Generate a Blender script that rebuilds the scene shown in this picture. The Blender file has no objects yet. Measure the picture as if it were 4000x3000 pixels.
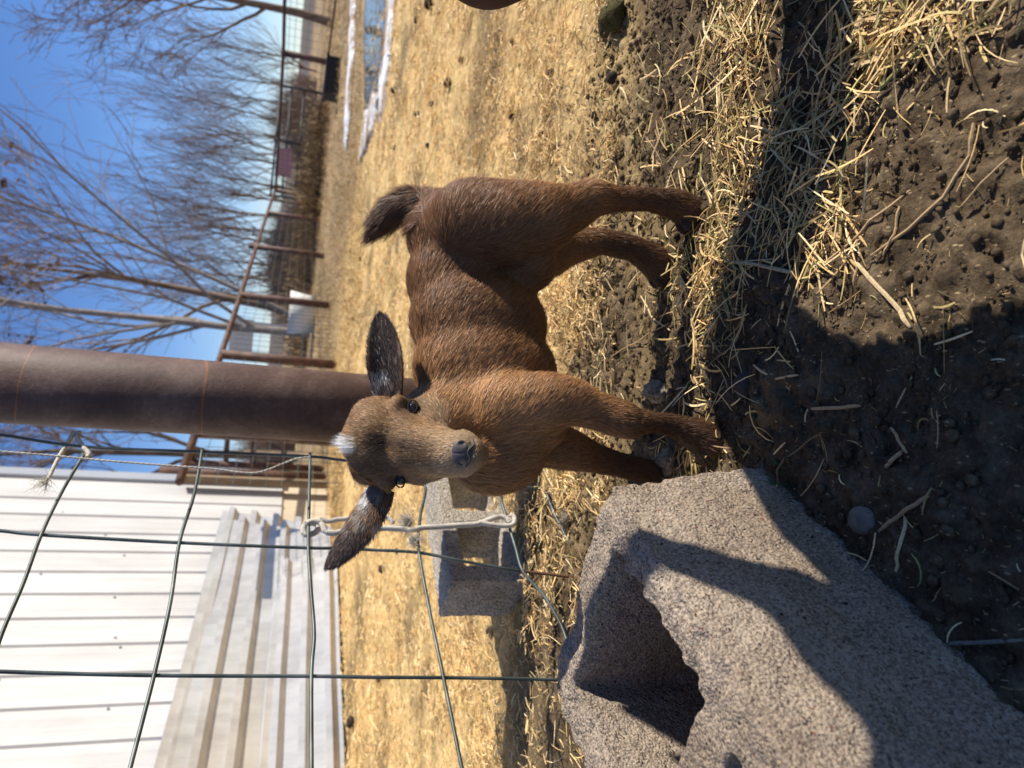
import bpy, bmesh, math, random
import numpy as np
from mathutils import Vector, Matrix
from math import sin, cos, radians, pi, atan2, sqrt

# ------------------------------------------------------------------ camera, world, sun, exposure
scene = bpy.context.scene
COL = scene.collection
CAM_H = 0.55
PITCH = radians(17.9); ROLL = radians(5.2); FPX = 2800.0          # focal length in photo pixels (4000 wide)
U0 = np.array([1., 0, 0]); V0 = np.array([0, -sin(PITCH), -cos(PITCH)])
FW = np.array([0, cos(PITCH), -sin(PITCH)])
UU = cos(ROLL)*U0 - sin(ROLL)*V0                                    # world direction of "right" with the phone upright
VV = sin(ROLL)*U0 + cos(ROLL)*V0                                    # world direction of "down"
CC = np.array([0, 0, CAM_H])
cam_data = bpy.data.cameras.new('camera'); cam = bpy.data.objects.new('camera', cam_data); COL.objects.link(cam)
# the phone was held upright but the file is stored on its side: image right = down, image up = right
M = Matrix(((VV[0], UU[0], -FW[0], CC[0]), (VV[1], UU[1], -FW[1], CC[1]), (VV[2], UU[2], -FW[2], CC[2]), (0, 0, 0, 1)))
cam.matrix_world = M
cam_data.sensor_fit = 'HORIZONTAL'; cam_data.sensor_width = 36.0; cam_data.lens = 36.0*FPX/4000.0
cam_data.clip_start = 0.02; cam_data.clip_end = 3000
cam_data.dof.use_dof = True; cam_data.dof.focus_distance = 0.86; cam_data.dof.aperture_fstop = 6.5
scene.camera = cam

SUN_EL = radians(39); az = np.array([1, .085, 0.]); az /= np.linalg.norm(az)
SUN = np.array([az[0]*cos(SUN_EL), az[1]*cos(SUN_EL), sin(SUN_EL)])
world = bpy.data.worlds.new('World'); scene.world = world; world.use_nodes = True
wt = world.node_tree; bg = wt.nodes['Background']
sky = wt.nodes.new('ShaderNodeTexSky'); sky.sky_type = 'NISHITA'; sky.sun_disc = False
sky.sun_elevation = SUN_EL; sky.sun_rotation = atan2(az[0], az[1]); sky.altitude = 1600; sky.air_density = 1.0; sky.dust_density = 0.1; sky.ozone_density = 1.6
hs_ = wt.nodes.new('ShaderNodeHueSaturation'); hs_.inputs['Saturation'].default_value = 1.16; wt.links.new(sky.outputs[0], hs_.inputs['Color']); ml_ = wt.nodes.new('ShaderNodeMix'); ml_.data_type = 'RGBA'; ml_.blend_type = 'MULTIPLY'; ml_.inputs[0].default_value = 1; ml_.inputs[7].default_value = (.84, .90, 1.12, 1); wt.links.new(hs_.outputs[0], ml_.inputs[6]); wt.links.new(ml_.outputs[2], bg.inputs[0]); bg.inputs[1].default_value = 0.10
sd = bpy.data.lights.new('sun', 'SUN'); sd.energy = 5.0; sd.angle = radians(0.53); sd.color = (1.0, .94, .84)
so = bpy.data.objects.new('sun', sd); COL.objects.link(so)
so.rotation_euler = Vector(SUN).to_track_quat('Z', 'Y').to_euler(); so.location = (3, 0, 5)
scene.view_settings.view_transform = 'Standard'; scene.view_settings.look = 'None'
scene.view_settings.exposure = 0.36; scene.view_settings.gamma = 1.0
scene.render.engine = 'CYCLES'; scene.cycles.max_bounces = 6; scene.cycles.diffuse_bounces = 3
scene.cycles.use_denoising = True

# ------------------------------------------------------------------ helpers
D = 1.808
def ray(x, y): return FW + (1500-y)/FPX*UU + (x-2000)/FPX*VV
def at(x, y, d): return CC + d*ray(x, y)
def dat(x, y, d): return at(x*D, y*D, d)
def gnd(x, y, z=0.0):
    r = ray(x, y); return CC + r*((z-CAM_H)/r[2])
def dg(x, y, z=0.0): return gnd(x*D, y*D, z)
def onplane(x, y, a, n):
    r = ray(x, y); return CC + r*(((a-CC) @ n)/(r @ n))
def proj(P):
    q = np.asarray(P)-CC; d = q @ FW
    return 2000+FPX*(q @ VV)/d, 1500-FPX*(q @ UU)/d, d

def vnoise2(x, y, seed=0):
    rs = np.random.RandomState(seed); T = rs.rand(256, 256).astype(np.float32)
    xi = np.floor(x).astype(int); yi = np.floor(y).astype(int); fx = x-xi; fy = y-yi
    fx = fx*fx*(3-2*fx); fy = fy*fy*(3-2*fy)
    a = T[xi & 255, yi & 255]; b = T[(xi+1) & 255, yi & 255]; c = T[xi & 255, (yi+1) & 255]; d = T[(xi+1) & 255, (yi+1) & 255]
    return (a*(1-fx)+b*fx)*(1-fy)+(c*(1-fx)+d*fx)*fy
def fbm2(x, y, seed=0, oct=4, gain=.5):
    s = 0; a = 1; t = 0
    for i in range(oct):
        s = s+a*vnoise2(x*2**i+17*i, y*2**i-9*i, seed+i); t += a; a *= gain
    return s/t
def vnoise3(p, seed=0):
    rs = np.random.RandomState(seed); T = rs.rand(64, 64, 64).astype(np.float32)
    pi_ = np.floor(p).astype(int); f = p-pi_; f = f*f*(3-2*f); r = 0
    for dx in (0, 1):
        for dy in (0, 1):
            for dz in (0, 1):
                w = (f[:, 0] if dx else 1-f[:, 0])*(f[:, 1] if dy else 1-f[:, 1])*(f[:, 2] if dz else 1-f[:, 2])
                r = r+w*T[(pi_[:, 0]+dx) & 63, (pi_[:, 1]+dy) & 63, (pi_[:, 2]+dz) & 63]
    return r
def fbm3(p, seed=0, oct=4, gain=.5):
    s = 0; a = 1; t = 0
    for i in range(oct):
        s = s+a*vnoise3(p*2**i+11.3*i, seed+i); t += a; a *= gain
    return s/t

def mesh_np(name, V, quads=None, tris=None, smooth=False, cols=None):
    me = bpy.data.meshes.new(name)
    V = np.asarray(V, dtype=np.float32).reshape(-1, 3)
    q = np.zeros((0, 4), int) if quads is None else np.asarray(quads, dtype=np.int32).reshape(-1, 4)
    t = np.zeros((0, 3), int) if tris is None else np.asarray(tris, dtype=np.int32).reshape(-1, 3)
    me.vertices.add(len(V)); me.vertices.foreach_set('co', V.ravel())
    me.loops.add(q.size+t.size); me.loops.foreach_set('vertex_index', np.concatenate([q.ravel(), t.ravel()]).astype(np.int32))
    me.polygons.add(len(q)+len(t))
    ls = np.concatenate([np.arange(len(q))*4, q.size+np.arange(len(t))*3]).astype(np.int32)
    me.polygons.foreach_set('loop_start', ls)
    me.polygons.foreach_set('use_smooth', np.full(len(q)+len(t), smooth))
    me.update(calc_edges=True)
    if cols is not None:
        a = me.color_attributes.new('tint', 'FLOAT_COLOR', 'POINT')
        c = np.ones((len(V), 4), np.float32); c[:, :3] = cols
        a.data.foreach_set('color', c.ravel())
    return me
def obj(name, me, mat=None, parent=None, label=None, cat=None, group=None, kind=None):
    o = bpy.data.objects.new(name, me); COL.objects.link(o)
    if mat is not None and me is not None:
        me.materials.clear(); me.materials.append(mat)
    if parent is not None: o.parent = parent
    if label: o['label'] = label
    if cat: o['category'] = cat
    if group: o['group'] = group
    if kind: o['kind'] = kind
    return o

class MB:
    """collects shapes, then builds one mesh"""
    def __init__(s): s.V = []; s.Q = []; s.T = []; s.C = []; s.n = 0
    def add(s, V, Q=None, T=None, c=None):
        V = np.asarray(V, float).reshape(-1, 3)
        if Q is not None and len(Q): s.Q.append(np.asarray(Q).reshape(-1, 4)+s.n)
        if T is not None and len(T): s.T.append(np.asarray(T).reshape(-1, 3)+s.n)
        s.V.append(V); s.C.append(np.tile(np.array([1, 1, 1.]) if c is None else np.array(c), (len(V), 1)) if c is None or np.ndim(c) == 1 else np.asarray(c)); s.n += len(V)
    def tube(s, pts, rad, sides=8, c=None, cap=True):
        P = np.asarray(pts, float); n = len(P); rad = np.full(n, rad) if np.ndim(rad) == 0 else np.asarray(rad)
        tan = np.gradient(P, axis=0); tan /= np.linalg.norm(tan, axis=1)[:, None]+1e-9
        ref = np.array([0, 0, 1.]) if abs(tan[0][2]) < .9 else np.array([0, 1., 0])
        u = np.cross(tan[0], ref); u /= np.linalg.norm(u)
        V = []
        for i in range(n):
            u = u-tan[i]*(u @ tan[i]); u /= np.linalg.norm(u)+1e-9; w = np.cross(tan[i], u)
            a = np.arange(sides)*2*pi/sides
            V.append(P[i]+rad[i]*(np.cos(a)[:, None]*u+np.sin(a)[:, None]*w))
        V = np.concatenate(V); Q = []
        for i in range(n-1):
            for k in range(sides):
                k2 = (k+1) % sides; Q.append((i*sides+k, i*sides+k2, (i+1)*sides+k2, (i+1)*sides+k))
        T = []
        if cap:
            V = np.vstack([V, P[0], P[-1]]); m = n*sides
            for k in range(sides):
                k2 = (k+1) % sides; T.append((m, k2, k)); T.append((m+1, (n-1)*sides+k, (n-1)*sides+k2))
        s.add(V, Q, T, c)
    def box(s, lo, hi, Mx=None, c=None):
        x0, y0, z0 = lo; x1, y1, z1 = hi
        V = np.array([(x0, y0, z0), (x1, y0, z0), (x1, y1, z0), (x0, y1, z0), (x0, y0, z1), (x1, y0, z1), (x1, y1, z1), (x0, y1, z1)], float)
        if Mx is not None: V = V @ Mx[0].T+Mx[1]
        s.add(V, [(0, 3, 2, 1), (4, 5, 6, 7), (0, 1, 5, 4), (1, 2, 6, 5), (2, 3, 7, 6), (3, 0, 4, 7)], c=c)
    def ellipsoid(s, c, R, rad, nu=16, nv=10):
        """c centre, R 3x3 columns = axes, rad 3 radii"""
        th = np.linspace(0, pi, nv+1)[1:-1]; ph = np.arange(nu)*2*pi/nu
        L = [np.array([[0, 0, 1.]])]
        for t in th: L.append(np.stack([np.sin(t)*np.cos(ph), np.sin(t)*np.sin(ph), np.full(nu, np.cos(t))], 1))
        L.append(np.array([[0, 0, -1.]])); P = np.concatenate(L)
        V = (P*np.asarray(rad)) @ np.asarray(R).T+c; T = []; Q = []; n = len(P)-1
        for k in range(nu):
            k2 = (k+1) % nu; T.append((0, 1+k, 1+k2)); T.append((n, 1+(nv-2)*nu+k2, 1+(nv-2)*nu+k))
            for j in range(nv-2): Q.append((1+j*nu+k, 1+(j+1)*nu+k, 1+(j+1)*nu+k2, 1+j*nu+k2))
        s.add(V, Q, T)
    def cone(s, a, b, ra, rb, sides=14):
        """capsule with two radii, many rings"""
        a = np.asarray(a); b = np.asarray(b); I = np.eye(3)
        s.ellipsoid(a, I, (ra,)*3, 14, 8); s.ellipsoid(b, I, (rb,)*3, 14, 8)
        n = 4; s.tube([a+(b-a)*i/n for i in range(n+1)], [ra+(rb-ra)*i/n for i in range(n+1)], sides)
    def mesh(s, name, smooth=False, tint=False):
        return mesh_np(name, np.concatenate(s.V), np.concatenate(s.Q) if s.Q else None, np.concatenate(s.T) if s.T else None, smooth, np.concatenate(s.C) if tint else None)

def remesh(mb, voxel, smooth_it=0, factor=.5):
    """union of the collected shapes as one continuous surface -> (verts, quads)"""
    me = mb.mesh('tmp'); o = bpy.data.objects.new('tmp', me); COL.objects.link(o)
    m = o.modifiers.new('r', 'REMESH'); m.mode = 'VOXEL'; m.voxel_size = voxel; m.use_smooth_shade = True
    if smooth_it:
        k = o.modifiers.new('s', 'SMOOTH'); k.iterations = smooth_it; k.factor = factor
    dg_ = bpy.context.evaluated_depsgraph_get(); e = o.evaluated_get(dg_); em = e.to_mesh()
    V = np.empty(len(em.vertices)*3, np.float32); em.vertices.foreach_get('co', V)
    Q = [tuple(p.vertices) for p in em.polygons]
    e.to_mesh_clear(); bpy.data.objects.remove(o); bpy.data.meshes.remove(me)
    q = [p for p in Q if len(p) == 4]; t = [p for p in Q if len(p) == 3]
    return V.reshape(-1, 3).astype(float), np.array(q), np.array(t).reshape(-1, 3)
def vnormals(V, Q, T=None):
    N = np.zeros_like(V)
    f = np.cross(V[Q[:, 2]]-V[Q[:, 0]], V[Q[:, 3]]-V[Q[:, 1]])
    for k in range(4): np.add.at(N, Q[:, k], f)
    return N/(np.linalg.norm(N, axis=1)[:, None]+1e-12)

# ------------------------------------------------------------------ materials
def newmat(name, base=(.5, .5, .5), rough=.8, metal=0.0, spec=.3):
    m = bpy.data.materials.new(name); m.use_nodes = True; b = m.node_tree.nodes['Principled BSDF']
    b.inputs['Base Color'].default_value = (*base, 1); b.inputs['Roughness'].default_value = rough
    b.inputs['Metallic'].default_value = metal; b.inputs['Specular IOR Level'].default_value = spec
    return m
def N(m, t, **kw):
    n = m.node_tree.nodes.new(t)
    for k, v in kw.items():
        if k in n.inputs: n.inputs[k].default_value = v
        else: setattr(n, k, v)
    return n
def L(m, a, b): m.node_tree.links.new(a, b)
def bsdf(m): return m.node_tree.nodes['Principled BSDF']
def coords(m, kind='Object'): return N(m, 'ShaderNodeTexCoord').outputs[kind]
def noise(m, co, scale, detail=4, rough=.6): 
    n = N(m, 'ShaderNodeTexNoise'); n.inputs['Scale'].default_value = scale; n.inputs['Detail'].default_value = detail; n.inputs['Roughness'].default_value = rough
    L(m, co, n.inputs['Vector']); return n
def ramp(m, fac, stops):
    r = N(m, 'ShaderNodeValToRGB'); e = r.color_ramp.elements
    while len(e) < len(stops): e.new(.5)
    for k, (p, c) in enumerate(stops): e[k].position = p; e[k].color = (*c, 1)
    L(m, fac, r.inputs[0]); return r.outputs[0]
def mix(m, a, b, fac, mode='MIX'):
    n = N(m, 'ShaderNodeMix'); n.data_type = 'RGBA'; n.blend_type = mode
    for s, v in ((n.inputs[6], a), (n.inputs[7], b), (n.inputs[0], fac)):
        if hasattr(v, 'is_linked') or isinstance(v, bpy.types.NodeSocket): L(m, v, s)
        else: s.default_value = v if not isinstance(v, tuple) else (*v, 1)
    return n.outputs[2]
def bump(m, h, strength, dist=.01, prev=None):
    b = N(m, 'ShaderNodeBump'); b.inputs['Strength'].default_value = strength; b.inputs['Distance'].default_value = dist
    L(m, h, b.inputs['Height'])
    if prev is not None: L(m, prev, b.inputs['Normal'])
    return b.outputs[0]
def tintnode(m): 
    n = N(m, 'ShaderNodeVertexColor'); n.layer_name = 'tint'; return n.outputs[0]
def tinted(name, rough=.7, spec=.25, base=None, sheen=0):
    m = newmat(name, (1, 1, 1), rough, spec=spec); L(m, tintnode(m), bsdf(m).inputs['Base Color']); return m

def concrete(name, c1, c2, speck, scale=1.0, bumpd=.0022):
    m = newmat(name, rough=.95, spec=.15); co = coords(m)
    big = noise(m, co, 9*scale, 5); col = ramp(m, big.outputs[0], [(.3, c1), (.7, c2)])
    v = N(m, 'ShaderNodeTexVoronoi'); v.inputs['Scale'].default_value = 430*scale; L(m, co, v.inputs['Vector'])
    hs = N(m, 'ShaderNodeSeparateColor'); L(m, v.outputs['Color'], hs.inputs[0])
    grain = ramp(m, hs.outputs[0], [(0, (.40, .38, .36)), (.35, (.8, .78, .76)), (.6, (1, 1, 1)), (1, (1.35, 1.3, 1.2))])
    col = mix(m, col, grain, .8, 'MULTIPLY')
    r = ramp(m, hs.outputs[1], [(.0, (0, 0, 0)), (.965, (0, 0, 0)), (.97, (1, 1, 1))])
    n2 = noise(m, co, 16*scale, 2); rr = ramp(m, n2.outputs[0], [(.52, (0, 0, 0)), (.6, (1, 1, 1))])
    msk = mix(m, r, rr, 1.0, 'MULTIPLY')
    col = mix(m, col, speck, msk)
    v2 = N(m, 'ShaderNodeTexVoronoi'); v2.inputs['Scale'].default_value = 300*scale; L(m, co, v2.inputs['Vector'])
    pit = noise(m, co, 230*scale, 4, .7); pc = ramp(m, pit.outputs[0], [(.34, (.10, .09, .09)), (.43, (1, 1, 1))])
    col = mix(m, col, pc, .9, 'MULTIPLY')
    vp = N(m, 'ShaderNodeTexVoronoi'); vp.inputs['Scale'].default_value = 95*scale; L(m, co, vp.inputs['Vector'])
    ps = N(m, 'ShaderNodeSeparateColor'); L(m, vp.outputs['Color'], ps.inputs[0]); pr = N(m, 'ShaderNodeMath', operation='MULTIPLY_ADD'); L(m, ps.outputs[0], pr.inputs[0]); pr.inputs[1].default_value = .40; pr.inputs[2].default_value = -.22
    pl = N(m, 'ShaderNodeMath', operation='LESS_THAN'); L(m, vp.outputs['Distance'], pl.inputs[0]); L(m, pr.outputs[0], pl.inputs[1])
    col = mix(m, col, (.05, .042, .035), pl.outputs[0])
    st = noise(m, co, 3.5, 6, .6); col = mix(m, col, ramp(m, st.outputs[0], [(.35, (.62, .56, .50)), (.55, (1, 1, 1))]), .75, 'MULTIPLY')
    pneg = N(m, 'ShaderNodeMath', operation='MULTIPLY'); L(m, pl.outputs[0], pneg.inputs[0]); pneg.inputs[1].default_value = -1
    L(m, col, bsdf(m).inputs['Base Color'])
    b = bump(m, pit.outputs[0], .8, bumpd); inv = N(m, 'ShaderNodeMath', operation='MULTIPLY'); inv.inputs[1].default_value = -1; L(m, v2.outputs['Distance'], inv.inputs[0])
    b = bump(m, inv.outputs[0], .6, bumpd*1.6, b); b = bump(m, pneg.outputs[0], .7, bumpd, b); L(m, b, bsdf(m).inputs['Normal'])
    return m
MAT_BLOCK = concrete('pinkish_concrete', (.30, .242, .188), (.41, .338, .268), (.20, .08, .06))
MAT_BLOCK2 = concrete('grey_concrete', (.40, .36, .30), (.52, .47, .40), (.30, .25, .22), .8)
MAT_STONE = concrete('chunk_stone', (.24, .205, .155), (.36, .31, .24), (.2, .18, .15), .6)

def dirtmat():
    m = newmat('dirt', rough=.97, spec=.12); co = coords(m)
    n1 = noise(m, co, 22, 6, .65); dirt = ramp(m, n1.outputs[0], [(.3, (.058, .041, .025)), (.5, (.125, .090, .053)), (.72, (.22, .163, .10))])
    n2 = noise(m, co, 190, 5, .7); dirt = mix(m, dirt, ramp(m, n2.outputs[0], [(.3, (.5, .48, .46)), (.6, (1.15, 1.12, 1.1)), (.75, (2.1, 1.95, 1.7))]), .85, 'MULTIPLY')
    # chaff flecks
    mp = N(m, 'ShaderNodeMapping'); mp.inputs['Scale'].default_value = (1, .35, 1); mp.inputs['Rotation'].default_value = (0, 0, .6); L(m, co, mp.inputs[0])
    v = N(m, 'ShaderNodeTexVoronoi'); v.inputs['Scale'].default_value = 330; L(m, mp.outputs[0], v.inputs['Vector'])
    sc = N(m, 'ShaderNodeSeparateColor'); L(m, v.outputs['Color'], sc.inputs[0])
    fl = ramp(m, sc.outputs[0], [(.0, (0, 0, 0)), (.93, (0, 0, 0)), (.95, (1, 1, 1))])
    fl = mix(m, fl, ramp(m, v.outputs['Distance'], [(.25, (1, 1, 1)), (.38, (0, 0, 0))]), 1.0, 'MULTIPLY')
    dirt = mix(m, dirt, (.42, .31, .17), fl)
    # hay zone
    h1 = noise(m, co, 55, 5, .8); hay = ramp(m, h1.outputs[0], [(.30, (.17, .11, .05)), (.46, (.62, .43, .19)), (.64, (.90, .68, .34))])
    h2 = noise(m, co, 3.2, 7, .7); hay = mix(m, hay, ramp(m, h2.outputs[0], [(.36, (.42, .38, .33)), (.48, (.95, .93, .9)), (.65, (1.15, 1.1, 1.0))]), .85, 'MULTIPLY')
    far = noise(m, co, .35, 6, .65); farc = ramp(m, far.outputs[0], [(.35, (.26, .18, .10)), (.55, (.40, .28, .15)), (.7, (.50, .37, .21))])
    t = N(m, 'ShaderNodeSeparateColor'); L(m, tintnode(m), t.inputs[0])
    col = mix(m, dirt, hay, t.outputs[0]); col = mix(m, col, farc, t.outputs[1])
    L(m, col, bsdf(m).inputs['Base Color'])
    b = bump(m, n2.outputs[0], .9, .004); b = bump(m, n1.outputs[0], .5, .008, b); L(m, b, bsdf(m).inputs['Normal'])
    return m
MAT_GROUND = dirtmat()
MAT_STRAW = tinted('straw', .6, .2)
def strawtex():
    m = MAT_STRAW; co = coords(m); n = noise(m, co, 260, 4, .7); n2 = noise(m, co, 60, 2)
    c = mix(m, tintnode(m), ramp(m, n.outputs[0], [(.3, (.45, .38, .30)), (.48, (1, 1, 1)), (.7, (1.15, 1.12, 1.05))]), .8, 'MULTIPLY')
    L(m, c, bsdf(m).inputs['Base Color']); L(m, bump(m, n.outputs[0], .5, .001), bsdf(m).inputs['Normal'])
strawtex()
MAT_FUR = tinted('fur', .46, .3)
MAT_SKIN = tinted('hide', .8, .15)
MAT_EYE = newmat('eye_dark', (.012, .011, .012), .06, spec=.6)
MAT_NOSE = newmat('nose_skin', (.075, .068, .072), .5, spec=.35)
MAT_HOOF = newmat('hoof_horn', (.03, .022, .018), .7)
MAT_WIRE = newmat('wire_galvanised', (.10, .12, .115), .42, .25, .45)
def wiremat():
    m = MAT_WIRE; co = coords(m); n = noise(m, co, 14, 3); L(m, ramp(m, n.outputs[0], [(.35, (.04, .048, .045)), (.55, (.09, .11, .10)), (.75, (.19, .21, .2))]), bsdf(m).inputs['Base Color'])
wiremat()
MAT_WIRERUST = newmat('wire_rusty', (.14, .07, .04), .8)
def rustmat(name, dark=(.050, .030, .025), mid=(.105, .060, .045), lite=(.20, .135, .105), streak=True):
    m = newmat(name, rough=.62, spec=.35); co = coords(m)
    n = noise(m, co, 7, 8, .7); col = ramp(m, n.outputs[0], [(.3, dark), (.5, mid), (.72, lite)])
    n2 = noise(m, co, 120, 4, .7); col = mix(m, col, ramp(m, n2.outputs[0], [(.35, (.75, .73, .72)), (.62, (1.05, 1.05, 1.05)), (.72, (1.7, 1.65, 1.6))]), .7, 'MULTIPLY')
    if streak:
        mp = N(m, 'ShaderNodeMapping'); mp.inputs['Scale'].default_value = (.25, .25, 2.6); L(m, co, mp.inputs[0])
        w = noise(m, mp.outputs[0], 1.6, 5, .55); col = mix(m, col, (.42, .15, .035), ramp(m, w.outputs[0], [(.494, (0, 0, 0)), (.5, (.5, .5, .5)), (.506, (0, 0, 0))]))
    L(m, col, bsdf(m).inputs['Base Color']); L(m, bump(m, n2.outputs[0], .35, .002), bsdf(m).inputs['Normal'])
    return m
MAT_RUST = rustmat('rusted_pipe'); MAT_RUST2 = rustmat('rusted_rail', (.05, .028, .02), (.12, .06, .04), (.25, .15, .11), False)
def paintmat(name, base, rough=.4, dirt=.25, sc=1.2, metal=0.0):
    m = newmat(name, base, rough, metal); co = coords(m); mp = N(m, 'ShaderNodeMapping'); mp.inputs['Scale'].default_value = (1, 1, .25); L(m, co, mp.inputs[0])
    n = noise(m, mp.outputs[0], sc*3, 6, .65); d = tuple(c*(1-dirt) for c in base)
    L(m, ramp(m, n.outputs[0], [(.35, d), (.6, base)]), bsdf(m).inputs['Base Color']); n2 = noise(m, co, 2.5, 3); L(m, bump(m, n2.outputs[0], .12, .02), bsdf(m).inputs['Normal'])
    return m
MAT_SIDING = paintmat('white_siding', (.62, .605, .58), .5, .18)
MAT_TRIM = paintmat('grey_trim', (.36, .38, .41), .4, .15)
MAT_SHEET = paintmat('beige_sheet', (.58, .545, .49), .26, .25, 2, .35)
MAT_CEMENT = paintmat('tan_skirting', (.62, .52, .36), .9, .2)
MAT_WOOD = paintmat('weathered_wood', (.28, .20, .12), .9, .4, 4)
MAT_ROPE = paintmat('rope_fibre', (.62, .57, .48), .95, .35, 60)
MAT_BARK = paintmat('bark', (.24, .17, .12), .95, .5, 5)
MAT_BARKP = paintmat('pale_bark', (.34, .29, .25), .95, .45, 5)
MAT_TWIG = newmat('twigs', (.27, .20, .155), .95)
MAT_TWIGP = newmat('pale_twigs', (.30, .23, .18), .95)
MAT_DEADLEAF = newmat('dead_leaves', (.085, .035, .022), .9)
MAT_SNOW = newmat('snow', (.82, .84, .88), .7)
for _ in (0,):
    _c = coords(MAT_SNOW); _n = noise(MAT_SNOW, _c, 2.6, 6, .7); L(MAT_SNOW, ramp(MAT_SNOW, _n.outputs[0], [(.42, (.30, .21, .13)), (.50, (.60, .56, .52)), (.58, (.84, .86, .9))]), bsdf(MAT_SNOW).inputs['Base Color']); L(MAT_SNOW, bump(MAT_SNOW, _n.outputs[0], .8, .05), bsdf(MAT_SNOW).inputs['Normal'])
MAT_BLACK = newmat('black_plastic', (.015, .017, .022), .5)
MAT_RED = newmat('orange_red_plastic', (.75, .09, .03), .5)
MAT_PINK = newmat('faded_sign', (.42, .24, .26), .8)
MAT_WHITE = newmat('white_plastic', (.72, .72, .66), .6)
MAT_JEANS = paintmat('brown_work_trousers', (.085, .045, .028), .95, .4, 20)
MAT_JACKET = paintmat('dark_jacket', (.05, .055, .07), .9, .3, 8)
MAT_FACE = newmat('skin', (.45, .27, .19), .55)
MAT_HAIR = newmat('dark_hair', (.03, .02, .015), .7)
MAT_GREEN = newmat('grass_blades', (.07, .12, .035), .7)
MAT_MOSS = concrete('moss', (.06, .055, .022), (.12, .10, .04), (.2, .15, .08), .8)
MAT_SNOWSHADE = newmat('painted_snow_shade', (.05, .065, .085), .12, spec=.5)  # blue of shaded snow put into the base colour
MAT_PEBBLE = paintmat('pebble_stone', (.20, .175, .145), .8, .4, 30)
MAT_YELL = newmat('yellowish_chip', (.55, .33, .14), .7)
# ------------------------------------------------------------------ ground sheet
def gz(x, y):
    near = np.clip(1.6-0.25*np.abs(y), .25, 1)
    z = (fbm2(x*6, y*6, 3, 3)-.5)*.016+(fbm2(x*34+5, y*34, 7, 4, .6)-.5)*.013*near
    z = z-.006*np.exp(-((y-1.30+.25*(x+.2))/.05)**2)*(x < .2)             # shallow trench under the wire panel
    z = z+(fbm2(x*.12, y*.12, 21, 4)-.5)*np.clip((np.hypot(x, y)-6)/25, 0, 1)*1.0
    return z
def stretch(lo, mid0, mid1, hi, fine, g=1.09):
    c = list(np.arange(mid0, mid1, fine)); s = fine; v = mid0; a = []
    while v > lo: s *= g; v -= s; a.append(v)
    s = fine; v = c[-1]; b = []
    while v < hi: s *= g; v += s; b.append(v)
    return np.array(a[::-1]+c+b)
gx = stretch(-600, -.55, .62, 600, .0045); gy = stretch(-300, .30, 1.45, 1500, .0045, 1.06)
GX, GY = np.meshgrid(gx, gy, indexing='ij'); nx_, ny_ = GX.shape
GZ = gz(GX, GY)
fine = ((GX > -.7) & (GX < .8) & (GY < 1.7) & (GY > .2))
clod = fbm2(GX*62, GY*62, 31, 2, .5); GZ = GZ+np.where(fine, np.maximum(clod-.45, 0)*.020+np.maximum(fbm2(GX*110, GY*110, 35, 1)-.6, 0)*.008, 0)
hay = np.clip((GY-1.12-.30*(fbm2(GX*4, GY*4, 41, 3)-.5)*2+.12*np.clip(GX, -1, 1))/.45, 0, 1)
hay *= np.clip((fbm2(GX*3+9, GY*3, 44, 4)-.22)*5, .25, 1)
edge = 6.6+1.5*fbm2(GX*.5, GY*.5, 47, 3)+np.clip(-GX, -3, 3)*0.2
farm = np.clip((GY-edge)/1.2, 0, 1)
gc = np.stack([hay.ravel(), farm.ravel(), 0*hay.ravel()], 1)
idx = np.arange(nx_*ny_).reshape(nx_, ny_)
gq = np.stack([idx[:-1, :-1].ravel(), idx[1:, :-1].ravel(), idx[1:, 1:].ravel(), idx[:-1, 1:].ravel()], 1)
gm = mesh_np('ground', np.stack([GX.ravel(), GY.ravel(), GZ.ravel()], 1), gq, smooth=True, cols=gc)
obj('ground', gm, MAT_GROUND, kind='structure')

# ------------------------------------------------------------------ straw
rng = np.random.RandomState(5)
TINTS = np.array([(.80, .54, .23), (.68, .46, .20), (.90, .70, .38), (.55, .42, .17), (.36, .24, .11), (.86, .62, .31), (.44, .39, .15)])
def prism(c, yaw, pitch, length, width, bend, col, K=4, roll=None, flat=.55):
    n = len(c); t = np.linspace(-.5, .5, K)[None, :]
    ang = yaw[:, None]+bend[:, None]*t; step = (length/(K-1))[:, None]
    dx = np.cos(ang)*np.cos(pitch)[:, None]; dy = np.sin(ang)*np.cos(pitch)[:, None]; dz = np.sin(pitch)[:, None]*np.ones_like(t)
    dz = dz-.25*np.abs(bend)[:, None]*t
    P = np.stack([np.cumsum(dx*step, 1), np.cumsum(dy*step, 1), np.cumsum(dz*step, 1)], 2); P -= P.mean(1, keepdims=True); P += c[:, None, :]
    sx = np.stack([-np.sin(ang), np.cos(ang), 0*ang], 2); up = np.array([0, 0, 1.])
    if roll is None: roll = rng.uniform(0, pi, n)
    cr = np.cos(roll)[:, None, None]; sr = np.sin(roll)[:, None, None]; a = sx*cr+up*sr; b = -sx*sr+up*cr
    w = (width/2)[:, None, None]*np.interp(t, [-.5, -.4, .4, .5], [.75, 1, 1, .6])[:, :, None]
    ring = [P+a*w, P-a*w*.7+b*w*flat, P-a*w*.7-b*w*flat]
    V = np.stack(ring, 2).reshape(n, K*3, 3); base = (np.arange(n)*K*3)[:, None]
    Q = []
    for k in range(K-1):
        for s in range(3):
            s2 = (s+1) % 3; Q.append(np.stack([k*3+s, k*3+s2, (k+1)*3+s2, (k+1)*3+s]))
    Q = (np.array(Q)[None]+base[:, :, None]).reshape(-1, 4)
    T = np.concatenate([base+np.array([[0, 2, 1]]), base+np.array([[K*3-3, K*3-2, K*3-1]])])
    return V.reshape(-1, 3), Q, T, np.repeat(col, K*3, axis=0)
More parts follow.
